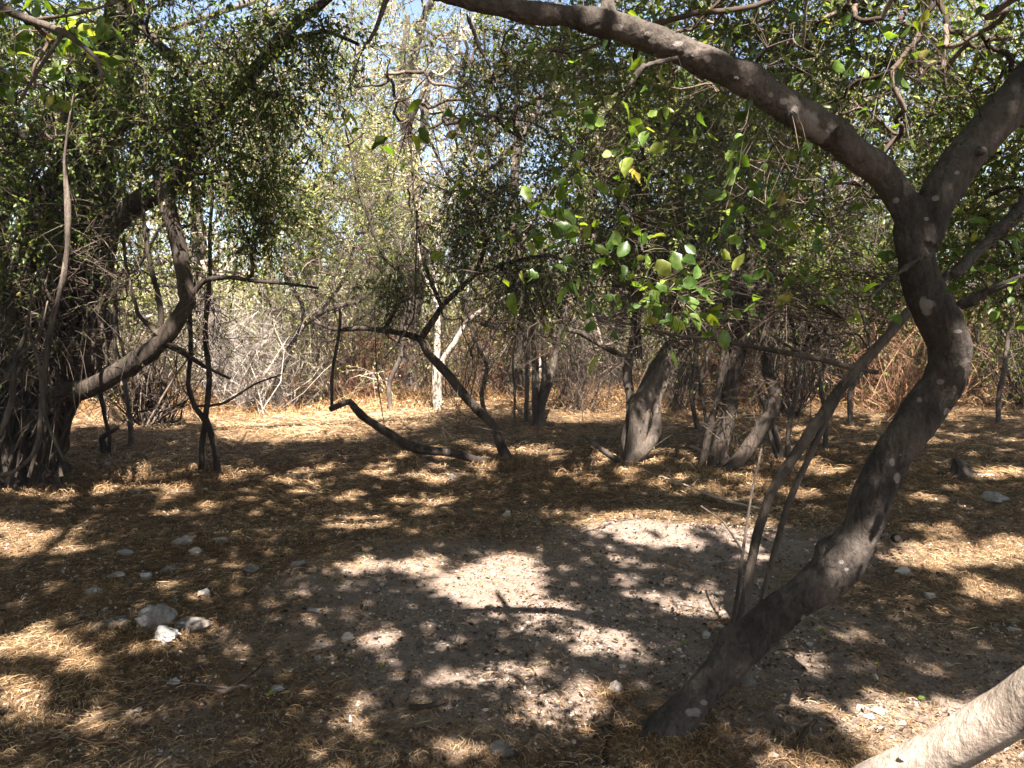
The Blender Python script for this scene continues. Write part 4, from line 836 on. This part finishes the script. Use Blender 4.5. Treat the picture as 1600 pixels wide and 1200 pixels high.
brush(405, 1330, 622, 120, 210, 'wide tangle of bare brown twigs right of the two crooked trunks', 'bare_bush', 'bush', 'twig', 120, rad=.010, leafm='mid', nl=1, ls=.04, sub=8)
brush(406, 1510, 622, 120, 190, 'tangled brown twiggy bush showing to the right of the big leaning trunk', 'bare_bush', 'bush', 'twig_red', 120, rad=.010, leafm='pale', nl=1, ls=.04, sub=8)
brush(407, 1610, 640, 80, 240, 'leafy dark bush cut by the right edge', 'leafy_bush', 'bush', 'twig', 80, rad=.009, leafm='dark', nl=3, ls=.06)
brush(408, 960, 600, 80, 90, 'low brush of dry orange twigs behind the twin trunk tree', 'dry_bush', 'bush', 'twig_red', 80, rad=.007)
brush(409, 640, 610, 60, 140, 'greyish green bush just left of the pale tree', 'leafy_bush', 'bush', 'twig', 60, rad=.008, leafm='pale', nl=3, ls=.06)
brush(410, 150, 632, 70, 140, 'pale green bush seen under the arch of the left limb', 'leafy_bush', 'bush', 'twig', 60, rad=.008, leafm='pale', nl=3, ls=.06)
brush(411, 1180, 610, 80, 160, 'brown bush in front of the far thicket right of the dark split trunk', 'dry_bush', 'bush', 'twig_red', 90, rad=.008, leafm='dry', nl=1, ls=.05)
brush(412, 330, 610, 70, 190, 'tall green shrub behind the bleached white bush', 'leafy_bush', 'bush', 'twig_pale', 60, rad=.009, leafm='pale', nl=3, ls=.07)
brush(413, 500, 606, 70, 150, 'yellow green shrub behind the small crooked tree', 'leafy_bush', 'bush', 'twig_pale', 60, rad=.009, leafm='pale', nl=3, ls=.07)
brush(414, 1440, 604, 90, 220, 'dull green shrub behind the fork of the leaning trunk', 'leafy_bush', 'bush', 'twig', 70, rad=.009, leafm='mid', nl=3, ls=.06)
brush(420, 900, 640, 100, 150, 'dry brown brush between the clump of narrow stems and the twin trunk tree', 'dry_bush', 'bush', 'twig', 90, rad=.006, sub=7)
brush(421, 1400, 640, 110, 170, 'dry brown brush just left of the bend of the leaning trunk', 'dry_bush', 'bush', 'twig_red', 90, rad=.006, sub=7)
brush(422, 1150, 628, 90, 130, 'rusty low brush behind the two crooked trunks', 'dry_bush', 'bush', 'twig_red', 90, rad=.006, sub=7)
brush(416, 1060, 640, 90, 190, 'thin upright brown stems crowding the foot of the dark split trunk', 'twiggy_bush', 'bush', 'twig', 60, rad=.007, leafm='mid', nl=1, ls=.04)
brush(417, 720, 628, 80, 190, 'see through bush of dark wiry stems behind the arch', 'twiggy_bush', 'bush', 'twig', 60, rad=.007, leafm='mid', nl=1, ls=.045)
brush(418, 1230, 650, 80, 220, 'wiry leafless bush just behind the thin grey brown stems', 'twiggy_bush', 'bush', 'twig', 70, rad=.007, leafm='dry', nl=1, ls=.035)
brush(419, 60, 640, 70, 230, 'dark wiry bush at the left edge behind the shaggy trunk', 'twiggy_bush', 'bush', 'twig', 70, rad=.008, leafm='mid', nl=1, ls=.05)
brush(415, 860, 600, 70, 180, 'dull green shrub behind the clump of narrow stems', 'leafy_bush', 'bush', 'twig', 60, rad=.009, leafm='mid', nl=3, ls=.07)

# ================================================================== background trees
def bgtree(seed, px, d, h, w, label, lm, mixw, twig='twig', lean=0, bark='bark_mid', na=120, ls=.085, nt=6, nl=7, zlow=.12):
    t = Tree(seed); r_ = t.r_; x = (px - 800) / F * d; y = d; z0 = float(G(x, y))
    P = [(x, y, z0 - .1)]
    for k in range(1, 6): P.append((x + lean * k / 5 + r_.normal() * .15, y + r_.normal() * .15, z0 + h * .75 * k / 5))
    R = np.linspace(.16, .04, 6) * (h / 7)
    t.limb_w(np.array(P), R, n=9, step=.2)
    for k in range(5):
        b = np.array(P[1 + k % 4]); e = b + np.array([r_.normal() * w * .6, r_.normal() * w * .4, h * .25 * r_.uniform(.3, 1.2)]); m = (b + e) / 2 + r_.normal(size=3) * .2
        t.limb_w(np.array([b, m, e]), np.array([.07, .05, .025]) * (h / 7), n=7, step=.2)
    A = []
    for k in range(9):
        c = np.array([x + lean + r_.normal() * w * .55, y + r_.normal() * w * .35, z0 + h * r_.uniform(zlow, .92)])
        q = r_.normal(size=(na // 9, 3)); q /= np.linalg.norm(q, axis=1, keepdims=True); q *= r_.random((len(q), 1)) ** .4
        A.append(c + q * np.array([w * .42, w * .35, h * .15]))
    A, P_, D = t.fill(np.concatenate(A), .006)
    t.foliage(A, D, nt, nl, ls, tl=(.25, .6), kind='quad', width=.5, mats=tuple(range(1, 1 + len(lm))), mixw=mixw, droop=.5, tr=.004, keep=False)
    return t.build('background_tree', label, 'tree', bark, (x, y, z0), lm, twig, 'trees standing behind the clearing')
BG = [
    (501, 120, 12.5, 6.8, 2.6, 'dull green tree behind the shaggy left trunk', ('mid', 'pale'), [.5, .5]),
    (502, 330, 14, 8.0, 2.8, 'sunlit yellow green tree rising behind the forked sapling', ('pale', 'dry', 'mid'), [.6, .22, .18]),
    (503, 500, 17, 7.4, 2.6, 'bright yellow green tree straight behind the small crooked tree', ('pale', 'dry', 'mid'), [.6, .22, .18]),
    (504, 640, 15, 9.5, 2.8, 'tall tree with drooping pinkish dry sprays near the top centre', ('dry', 'pale', 'mid'), [.45, .35, .2]),
    (505, 800, 14, 7.6, 2.5, 'mottled green tree behind the clump of narrow stems', ('mid', 'pale'), [.6, .4]),
    (506, 960, 16, 9.0, 2.8, 'olive tree between the pale tree and the dark split trunk', ('mid', 'dry'), [.65, .35]),
    (507, 1130, 13.5, 8.4, 2.6, 'dense green tree just right of the dark split trunk', ('mid', 'pale'), [.7, .3]),
    (508, 1290, 13, 7.4, 2.6, 'bushy green tree seen through the fork of the leaning trunk', ('mid', 'pale'), [.7, .3]),
    (509, 1450, 14, 7.2, 2.8, 'green tree with thin top against blue sky at the right', ('mid', 'pale'), [.6, .4]),
    (510, 1640, 12.5, 7.6, 2.6, 'green tree at the right edge beyond the straw', ('mid', 'dark'), [.6, .4]),
    (511, -40, 14, 9, 3.0, 'green tree at the far left beyond the shaggy trunk', ('mid', 'pale'), [.6, .4]),
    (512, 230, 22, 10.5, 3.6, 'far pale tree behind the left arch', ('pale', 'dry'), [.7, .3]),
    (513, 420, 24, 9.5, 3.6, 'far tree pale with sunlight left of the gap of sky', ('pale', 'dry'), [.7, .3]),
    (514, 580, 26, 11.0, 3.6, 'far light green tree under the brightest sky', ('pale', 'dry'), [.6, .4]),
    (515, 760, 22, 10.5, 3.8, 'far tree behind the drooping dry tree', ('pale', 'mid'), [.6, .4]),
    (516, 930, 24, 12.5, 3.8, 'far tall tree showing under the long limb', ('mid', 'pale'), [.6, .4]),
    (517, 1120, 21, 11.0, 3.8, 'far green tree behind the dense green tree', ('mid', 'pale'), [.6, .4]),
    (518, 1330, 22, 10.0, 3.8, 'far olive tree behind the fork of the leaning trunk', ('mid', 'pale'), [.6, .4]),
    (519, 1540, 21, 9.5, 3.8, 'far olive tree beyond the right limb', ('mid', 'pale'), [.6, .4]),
    (520, 40, 22, 11, 3.8, 'far tree dark green between the left limb and the edge', ('mid', 'pale'), [.6, .4])]
for a in BG:
    far = a[2] > 18
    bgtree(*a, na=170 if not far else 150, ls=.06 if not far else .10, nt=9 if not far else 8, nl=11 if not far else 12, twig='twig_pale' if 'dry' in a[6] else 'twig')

# far thicket: one mass nobody could count
tk = MB(); r_ = np.random.default_rng(600); n = 5200
u = r_.uniform(-.95, .95, n); dist = r_.uniform(17, 34, n); x = u * dist; z0 = G(x, dist)
hgt = (1.6 + 2.6 * vnoise(x, dist, 2.5, 5)) * r_.random(n) ** .6
c = np.stack([x, dist, z0 + hgt], -1)
P0 = np.stack([x + r_.normal(size=n) * .5, dist, z0], -1); t = np.linspace(0, 1, 4)[None, :, None]
P = P0[:, None] * (1 - t) + c[:, None] * t + r_.normal(size=(n, 1, 3)) * .2 * np.sin(3 * t); tubes(tk, P, np.full((n, 4), .012) * np.linspace(1, .4, 4), 3, 0)
m = 100000; i = r_.integers(0, n, m); pos = c[i] + r_.normal(size=(m, 3)) * [.32, .32, .28]; pos[:, 2] = np.maximum(pos[:, 2], .4)
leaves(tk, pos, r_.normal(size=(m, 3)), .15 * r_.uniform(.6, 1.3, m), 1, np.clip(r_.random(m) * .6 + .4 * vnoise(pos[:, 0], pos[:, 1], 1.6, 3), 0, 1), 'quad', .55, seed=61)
n = 4200; th = r_.uniform(math.radians(118), math.radians(422), n); dist = r_.uniform(9, 16, n); x = np.sin(th) * dist; y = np.cos(th) * dist; ok = ~((y > 0) & (np.abs(x / np.maximum(y, .1)) < 1.05)); x, y = x[ok], y[ok]; n = len(x); z0 = G(x, y)  # unseen thicket behind and beside the camera, added to block low sky light
c = np.stack([x, y, z0 + 5.2 * r_.random(n) ** .8], -1); P0 = np.stack([x + r_.normal(size=n) * .6, y, z0], -1)
P = P0[:, None] * (1 - t) + c[:, None] * t + r_.normal(size=(n, 1, 3)) * .25 * np.sin(3 * t); tubes(tk, P, np.full((n, 4), .014) * np.linspace(1, .4, 4), 3, 0)
m = 70000; i = r_.integers(0, n, m); pos = c[i] + r_.normal(size=(m, 3)) * [.4, .4, .35]; pos[:, 2] = np.maximum(pos[:, 2], .1)
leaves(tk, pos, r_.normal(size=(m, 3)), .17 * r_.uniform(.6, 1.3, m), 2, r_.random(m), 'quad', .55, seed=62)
me = tk.mesh('thicket', [M['twig'], M['pale'], M['mid']]); tag(link('thicket', me), 'hazy olive thicket closing the view behind the trees, with an unseen shading ring behind the camera', 'thicket', kind='stuff')

# ================================================================== straw, standing grass, litter
def blades(mb, x, y, ang, L, w, lift, curl, r_):
    n = len(x); K = 4; t = np.linspace(0, 1, K)[None, :]
    a = ang[:, None] + curl[:, None] * (t - .5)
    sx = np.cumsum(np.cos(a), 1) / K * L[:, None]; sy = np.cumsum(np.sin(a), 1) / K * L[:, None]
    X_ = x[:, None] + sx - sx[:, :1]; Y_ = y[:, None] + sy - sy[:, :1]
    Z = G(X_, Y_) + .003 + lift[:, None] * np.sin(math.pi * (t * .8 + .1)) + r_.random((n, 1)) * .014
    P = np.stack([X_, Y_, Z], -1)
    sd = np.stack([-np.sin(a), np.cos(a), r_.normal(size=(n, 1)) * .7 * np.ones_like(a)], -1) * (w[:, None] * np.array([[.8, 1, .9, .3]]))[..., None] * .5
    V = np.stack([P - sd, P + sd], 2).reshape(-1, 3)
    idx = np.arange(n * K * 2).reshape(n, K, 2)
    f = np.stack([idx[:, :-1, 0], idx[:, :-1, 1], idx[:, 1:, 1], idx[:, 1:, 0]], -1).reshape(-1, 4)
    qx, qy, _q = PX(np.stack([x, y, G(x, y)], -1)); sunstruck = np.exp(-((x + 2.6) / 2.2) ** 2 - ((y - 11.2) / 1.6) ** 2)  # pale dry straw, painted lighter so the far sunlit strip looks brighter
    rn = np.clip(r_.beta(1.6, 1.8, n) + .3 * (vnoise(x, y, .5, 8) - .5) + .35 * sunstruck, 0, 1)
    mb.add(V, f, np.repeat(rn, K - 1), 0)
st = MB(); r_ = np.random.default_rng(700)
def field(n, dmin, dmax, Ls, ws, lifts, power=1.0, thin=True):
    d = dmin + (dmax - dmin) * r_.random(n) ** power; u = r_.uniform(-.78, .78, n); x = u * d; y = d
    b = bare_mask(x, y); cl = vnoise(x, y, .35, 4) * .6 + vnoise(x, y, .11, 6) * .4
    keep = (r_.random(n) > b * 1.02 - .02) & (r_.random(n) < .30 + 1.5 * np.maximum(0, cl - .3)) if thin else np.ones(n, bool)
    x, y, cl = x[keep], y[keep], cl[keep]; m = len(x)
    ang = vnoise(x, y, .6, 9) * 9 + r_.normal(size=m) * .7
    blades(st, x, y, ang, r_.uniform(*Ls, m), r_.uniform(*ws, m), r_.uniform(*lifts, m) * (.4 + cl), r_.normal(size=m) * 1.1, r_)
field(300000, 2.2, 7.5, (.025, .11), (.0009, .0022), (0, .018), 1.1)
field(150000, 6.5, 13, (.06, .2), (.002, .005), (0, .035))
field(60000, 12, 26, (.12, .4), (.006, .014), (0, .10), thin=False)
for fx, fy, n_, rd in ((1042, 1150, 2600, .22), (985, 735, 3000, .45), (1120, 740, 3000, .5), (795, 724, 1800, .35), (320, 748, 1500, .3), (40, 755, 4000, .9), (1225, 728, 1200, .3), (1155, 990, 900, .15), (255, 985, 1600, .3), (143, 930, 500, .14), (285, 855, 700, .2), (341, 850, 400, .12), (172, 985, 600, .2), (961, 1085, 400, .1), (1412, 900, 400, .14), (1345, 1210, 2200, .3)):
    p_ = GP(fx, fy); x = p_[0] + r_.normal(size=n_) * rd * .55; y = p_[1] + r_.normal(size=n_) * rd * .45 - .05; far = p_[1] > 6
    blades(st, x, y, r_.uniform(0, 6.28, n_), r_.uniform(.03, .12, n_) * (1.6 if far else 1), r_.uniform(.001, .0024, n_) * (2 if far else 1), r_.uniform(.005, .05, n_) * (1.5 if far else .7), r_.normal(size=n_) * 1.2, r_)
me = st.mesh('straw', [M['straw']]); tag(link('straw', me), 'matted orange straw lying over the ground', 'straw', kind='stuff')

sg = MB(); n = 42000; d = r_.uniform(9.5, 24, n); u = r_.uniform(-.75, .75, n); x = u * d; y = d
px_, py_, _d = PX(np.stack([x, y, G(x, y)], -1))
dens = sstep(10.5, 13.5, y + 1.2 * vnoise(x, y, 1.2, 12)) * (.3 + .9 * vnoise(x, y, .9, 11)); k = r_.random(n) < dens; x, y = x[k], y[k]; n = len(x)
P0 = np.stack([x, y, G(x, y)], -1); L = r_.uniform(.14, .5, n) * (.6 + .6 * vnoise(x, y, 1.5, 13)); dr = np.stack([r_.normal(size=n) * .55, r_.normal(size=n) * .5, np.ones(n)], -1)
t = np.linspace(0, 1, 4)[None, :, None]; P = P0[:, None] + dr[:, None] * L[:, None, None] * t + np.stack([r_.normal(size=n) * .25, r_.normal(size=n) * .25, -r_.uniform(.1, .7, n)], -1)[:, None] * L[:, None, None] * t * t
tubes(sg, P, np.linspace(1, .3, 4)[None] * r_.uniform(.002, .005, (n, 1)), 3, 0)
me = sg.mesh('dry_grass', [M['grass']]); tag(link('dry_grass', me), 'tall dry orange grass standing below the far bushes', 'grass', kind='stuff')

lt_ = MB(); n = 110000; d = 2.2 + 7 * r_.random(n) ** 1.4; x = r_.uniform(-.75, .75, n) * d; y = d; k = (r_.random(n) < .25 + .75 * vnoise(x, y, .2, 21)); x, y = x[k], y[k]; n = len(x)
pos = np.stack([x, y, G(x, y) + .004], -1); ax = r_.normal(size=(n, 3)) * [1, 1, .25]; ax[:, 2] = np.abs(ax[:, 2])
leaves(lt_, pos, ax, r_.uniform(.005, .016, n) * (1 + .12 * y), 0, r_.random(n) ** 1.3, 'quad', .6, seed=70)
n = 9000; d = 2.2 + 9 * r_.random(n) ** 1.2; x = r_.uniform(-.75, .75, n) * d; y = d; k = r_.random(n) < .15 + .85 * vnoise(x, y, .5, 23); x, y = x[k], y[k]; n = len(x)
ax = r_.normal(size=(n, 3)) * [1, 1, .3]; ax[:, 2] = np.abs(ax[:, 2]); leaves(lt_, np.stack([x, y, G(x, y) + .008], -1), ax, r_.uniform(.015, .04, n), 0, r_.random(n) ** 1.5 * .8, 'hex', .5, curl=.25, seed=72)
me = lt_.mesh('leaf_litter', [M['litter']]); tag(link('leaf_litter', me), 'crumbled brown leaf litter and grit on bare earth', 'litter', kind='stuff')

# ================================================================== stones
def icos(sub):
    import bmesh
    bm = bmesh.new(); bmesh.ops.create_icosphere(bm, subdivisions=sub, radius=1); v = np.array([p.co[:] for p in bm.verts]); f = [[q.index for q in p.verts] for p in bm.faces]; bm.free(); return v, f
ICO = icos(4)
def rock(px, py, r, kind, label, flat=.6, seed=0, name='stone', group=None, aspect=1.0):
    r_ = np.random.default_rng(seed + 900); p = GP(px, py + r * flat * .6); d = PX(p)[2]; R = r * d / F
    v, f = ICO; v = v.copy()
    for k in range(16):
        nrm = r_.normal(size=3); nrm /= np.linalg.norm(nrm); h = r_.uniform(.5, .88)
        e = v @ nrm - h; v -= np.where(e > 0, e, 0)[:, None] * nrm
    off = r_.uniform(0, 50, 3)
    v *= 1 + np.array([mnoise.fractal(Vector(a * 1.9 + off), .9, 2.1, 5) for a in v])[:, None] * .22
    a = r_.uniform(0, 6.28); rot = np.array([[math.cos(a), -math.sin(a), 0], [math.sin(a), math.cos(a), 0], [0, 0, 1]])
    v = (v @ rot.T) * np.array([R * aspect, R * r_.uniform(.8, 1.05), R * flat]) 
    me = bpy.data.meshes.new(name); me.from_pydata(v.tolist(), [], f); me.materials.append(ROCK[kind])
    me.polygons.foreach_set('use_smooth', np.zeros(len(f), bool)); me.update()
    o = link(name, me, None, (float(p[0]), float(p[1]), float(p[2] + R * flat * .42)))
    return tag(o, label, 'stone', group)
RK = [
    (250, 962, 35, 'grey', 'largest stone, a round grey brown boulder at the left', .95, 1.0), (260, 990, 26, 'white', 'bright white stone leaning on the front of the largest stone', .6, 1.1), (303, 978, 30, 'dark', 'dark angular stone touching the right side of the largest stone', .6, 1.0),
    (143, 924, 18, 'white', 'pale blocky stone alone at the left, left of the largest stone', .6, 1.), (285, 846, 20, 'grey', 'mottled grey stone, topmost of the left scatter', .5, 1.), (305, 862, 11, 'tan', 'small round tan stone right below the mottled grey stone', .7, 1.),
    (341, 845, 15, 'white', 'long flat white stone right of the mottled grey stone', .35, 1.3), (228, 901, 11, 'white', 'upright small white stone above the largest stone', .8, .8), (195, 864, 13, 'grey', 'flat grey stone half sunk in straw, upper left of the scatter', .4, 1.2),
    (181, 899, 13, 'grey', 'thin flat grey stone between the pale blocky stone and the upright white one', .35, 1.3), (320, 926, 13, 'white', 'white stone just above right of the largest stone', .5, 1.), (172, 976, 26, 'dark', 'long dark flat stone left of the largest stone', .35, 1.5),
    (396, 888, 13, 'grey', 'grey stone in shade right of the left scatter', .7, 1.), (262, 889, 12, 'dark', 'dark round stone above the largest stone', .7, 1.), (205, 908, 8, 'dark', 'small dark stone left of the upright white stone', .7, 1.),
    (543, 997, 13, 'tan', 'tan stone in the dappled centre foreground', .7, 1.), (505, 1011, 12, 'grey', 'dull flat stone left of the tan centre stone', .4, 1.3), (434, 1078, 12, 'white', 'white flat stone in the left foreground shade', .5, 1.1), (497, 1029, 7, 'grey', 'small round grey pebble below the dull flat stone', .8, 1.),
    (467, 880, 13, 'grey', 'bluish grey stone half buried in straw left of the bright patch', .5, 1.), (492, 953, 10, 'white', 'pale wedge stone in straw above the tan centre stone', .4, 1.2), (272, 1068, 13, 'white', 'splintered white stone in straw below the largest stone', .4, 1.2),
    (961, 1078, 17, 'tan', 'pointed tan stone beside the upright dark stick', .9, .9), (1103, 992, 10, 'white', 'round white stone left of the thin leaning stems', .85, .9), (1125, 984, 9, 'grey', 'dim grey stone right of the round white stone', .8, 1.), (920, 957, 8, 'tan', 'small tan pebble below the bright patch', .7, 1.),
    (974, 1043, 7, 'white', 'tiny white stone above the pointed tan stone', .6, 1.), (1412, 895, 19, 'tan', 'wide tan stone right of the leaning trunk', .5, 1.1), (1451, 930, 10, 'tan', 'oval stone below right of the wide tan stone', .7, 1.), (1367, 1060, 9, 'tan', 'oval pebble in shade under the leaning trunk, above the three close stones', .8, .9),
    (1345, 1107, 10, 'tan', 'left one of three close stones near the lit log', .5, 1.1), (1371, 1110, 13, 'tan', 'square topped right one of three close stones near the lit log', .5, 1.1), (1360, 1122, 9, 'white', 'white lowest one of three close stones near the lit log', .5, 1.1),
    (1166, 1066, 16, 'dark', 'dark stone tucked below the leaning trunk', .7, 1.1), (1084, 1146, 13, 'grey', 'bluish stone at the foot of the leaning trunk', .7, 1.), (1550, 776, 24, 'grey', 'rough grey boulder in straw at the far right', .45, 1.3), (1540, 743, 11, 'white', 'flat white stone above the rough grey boulder', .3, 1.6),
    (793, 804, 9, 'tan', 'round pale stone near the upper edge of the bare earth', .9, .9), (705, 746, 8, 'dark', 'dark stone under the bent limb', .8, 1.), (631, 760, 7, 'grey', 'grey stone in dark straw left of the dark stone under the bent limb', .7, 1.), (213, 767, 8, 'white', 'little white stone right of the shaggy trunk', .4, 1.4),
    (167, 726, 7, 'white', 'white stone at the foot of the broken snag', .7, 1.), (1480, 1037, 8, 'tan', 'pebble between the lit log and the wide tan stone', .6, 1.), (1580, 983, 9, 'white', 'pale chip on dark earth by the right edge', .3, 1.4), (670, 712, 9, 'tan', 'pale stone wedged by the bent limb', .5, 1.2),
    (785, 1170, 20, 'dark', 'brown stone at the bottom edge, centre', .5, 1.2), (1265, 1007, 7, 'white', 'tiny white chip right of the thin stems in shade', .6, 1.), (1555, 983, 7, 'grey', 'dim pebble left of the pale chip by the right edge', .6, 1.), (320, 625 + 140, 6, 'tan', 'small tan stone at the foot of the forked sapling', .6, 1.)]
for i, (x, y, r, k, lab, fl, asp) in enumerate(RK):
    rock(x, y, r, k, lab, fl, i, 'boulder' if r > 23 else 'stone', None, asp)
# gravel too fine to count
r_ = np.random.default_rng(910); gv, gf2 = icos(2); gvv = []; gff = []; off = 0
for i in range(1500):
    d = 2.4 + 6.5 * r_.random() ** 1.3; x = r_.uniform(-.72, .72) * d
    if r_.random() > .25 + .75 * float(bare_mask(x, d)): continue
    v = gv * (1 + .22 * r_.normal(size=(len(gv), 1))) * np.array([1, r_.uniform(.6, 1), r_.uniform(.4, .8)]) * r_.uniform(.004, .013) * r_.uniform(.5, 1.3)
    gvv.append(v + [x, d, float(G(x, d)) + .004]); gff += [[q + off for q in f_] for f_ in gf2]; off += len(gv)
gme = bpy.data.meshes.new('gravel'); gme.from_pydata(np.concatenate(gvv).tolist(), [], gff); gme.materials.append(ROCK['tan']); gme.update()
tag(link('gravel', gme), 'small pale gravel strewn over bare earth', kind='stuff')

# ================================================================== sticks and fallen leaves
def stick(pts, label, matn='twig_pale', seed=0, side=True):
    r_ = np.random.default_rng(seed); mb = MB(); P = []
    for (x, y, r, h) in pts:
        p = GP(x, y); p[2] += h; P.append((p, r * PX(p)[2] / F))
    Pp, Rr = trunk_tube(mb, np.array([p for p, _ in P]), np.array([r for _, r in P]), 8, .03, .12, 0, seed, 0, .5)
    root = thing('fallen_stick', tuple(map(float, Pp[0])), label, 'stick'); part('stem', mb, M[matn], root)
    if side:
        k = r_.integers(2, len(Pp) - 1, 3); dr = r_.normal(size=(3, 3)) * [1, 1, .4]; dr[:, 2] = np.abs(dr[:, 2]); t = np.linspace(0, 1, 4)[None, :, None]
        for j in range(3):
            tb = MB(); tubes(tb, Pp[k[j]] + dr[j] * .12 * t[0] + r_.normal(size=3) * .03 * t[0] ** 2, np.array([1, .8, .6, .3]) * Rr.mean() * .5, 5); part('twig', tb, M[matn], root)
stick([(968, 730, 1, .02), (1010, 745, 1.3, .05), (1060, 768, 1.4, .08), (1110, 785, 1.5, .06), (1150, 792, 1.5, .03), (1200, 800, 1, .01)], 'long thin pale stick lying in front of the twin trunk tree', seed=1)
stick([(1080, 702, 2.5, .03), (1110, 720, 2.5, .06), (1140, 742, 2, .02)], 'short pale stick leaning at the foot of the two crooked trunks', seed=2, side=False)
stick([(962, 1096, 3, .015), (957, 1130, 5, .015), (950, 1165, 5.5, .01), (940, 1225, 5, 0)], 'thick dark stick below the pointed tan stone', 'bark_dark', 3, False)
stick([(1200, 1123, 5, .005), (1232, 1142, 5, .005), (1262, 1160, 4, .005)], 'pale grey stick in shade left of the lit log', 'bark_mid', 4, False)
stick([(892, 1150, 2.5, .005), (930, 1146, 3, .008), (975, 1140, 3, .008), (1008, 1136, 2.5, .008)], 'brown stick lying against the foot of the leaning trunk', 'twig', 5)
stick([(325, 1080, 3, .01), (350, 1088, 4, .02), (372, 1084, 3, .03), (390, 1083, 2, .02)], 'curved dark twig in the left foreground shade', 'twig', 6)
stick([(120, 1163, 2, .02), (150, 1170, 1.2, .02), (185, 1169, 1.2, .02), (205, 1178, 1, .01)], 'thin bent twig in the bottom left straw', 'twig_red', 7, False)
stick([(285, 1102, 1, .02), (320, 1092, 1.2, .03), (345, 1097, 1.2, .03), (360, 1110, 1, .01)], 'fine looping twig left of the curved dark twig', 'twig_red', 8, False)
stick([(640, 1112, 4, .01), (670, 1112, 4, .02), (700, 1106, 3, .02)], 'short straight stick in the centre foreground', 'twig', 9, False)
stick([(1240, 1180, 4, .01), (1260, 1150, 4, .02), (1275, 1135, 3, .02)], 'dark stub of stick between pale stick and lit log', 'twig', 10, False)
FL = [(436, 923, 'right of the left scatter of stones, on sunlit straw'), (535, 915, 'left of the big bright patch, on orange straw'), (603, 918, 'at the left rim of the big bright patch'), (692, 862, 'above the big bright patch'), (541, 1016, 'just under the tan centre stone'),
      (453, 1048, 'between the small round grey pebble and the white flat stone'), (592, 1052, 'in a small lit spot left of centre'), (418, 1093, 'just below the white flat stone in the left foreground'), (724, 1123, 'near the bottom centre, brightest of its kind'), (588, 1175, 'at the bottom edge left of centre'),
      (990, 1152, 'left of the foot of the leaning trunk'), (1290, 992, 'close under the leaning trunk on its right'), (1374, 1043, 'above the oval pebble in shade'), (1412, 1089, 'right of the three close stones'), (1432, 1098, 'furthest right of the pair above the lit log'), (1546, 875, 'in sun at the right edge, on straw'),
      (1065, 1010, 'beside the round white stone'), (758, 1005, 'straight below the big bright patch'), (1030, 895, 'in shade right of the big bright patch'), (862, 1040, 'midway between the bright patch and the pointed stone'), (400, 1150, 'in the bottom left shade')]
for i, (x, y, lab) in enumerate(FL):
    mb = MB(); p = GP(x, y); rl = np.random.default_rng(1200 + i)
    a = rl.uniform(0, 6.28); leaves(mb, np.zeros((1, 3)), np.array([[math.cos(a), math.sin(a), .15]]), rl.uniform(.022, .04), 0, np.array([rl.uniform(.5, .95)]), 'broad', .6, seed=1300 + i)
    o = link('fallen_leaf', mb.mesh('fallen_leaf', [M['near']]), None, (p[0], p[1], p[2] + .018)); tag(o, 'green leaf ' + lab, 'leaf', 'green leaves fallen on the ground')

# ------------------------------------------------------------------ thin dusty air
hm, hnt, hout = mat('air'); vp = nd(hnt, 'ShaderNodeVolumePrincipled'); vp.inputs['Density'].default_value = .0025; vp.inputs['Color'].default_value = (.93, .95, 1, 1); vp.inputs['Anisotropy'].default_value = .3
hnt.links.new(vp.outputs[0], hout.inputs['Volume'])
hb = bpy.data.meshes.new('haze'); h0, h1, hz0, hz1 = -420, 420, -2.5, 16.0
hb.from_pydata([(x, y, z) for x in (h0, h1) for y in (h0, h1) for z in (hz0, hz1)], [], [(0, 1, 3, 2), (4, 6, 7, 5), (0, 4, 5, 1), (2, 3, 7, 6), (0, 2, 6, 4), (1, 5, 7, 3)]); hb.materials.append(hm)
tag(link('haze', hb), 'thin dusty air under the trees', kind='stuff')
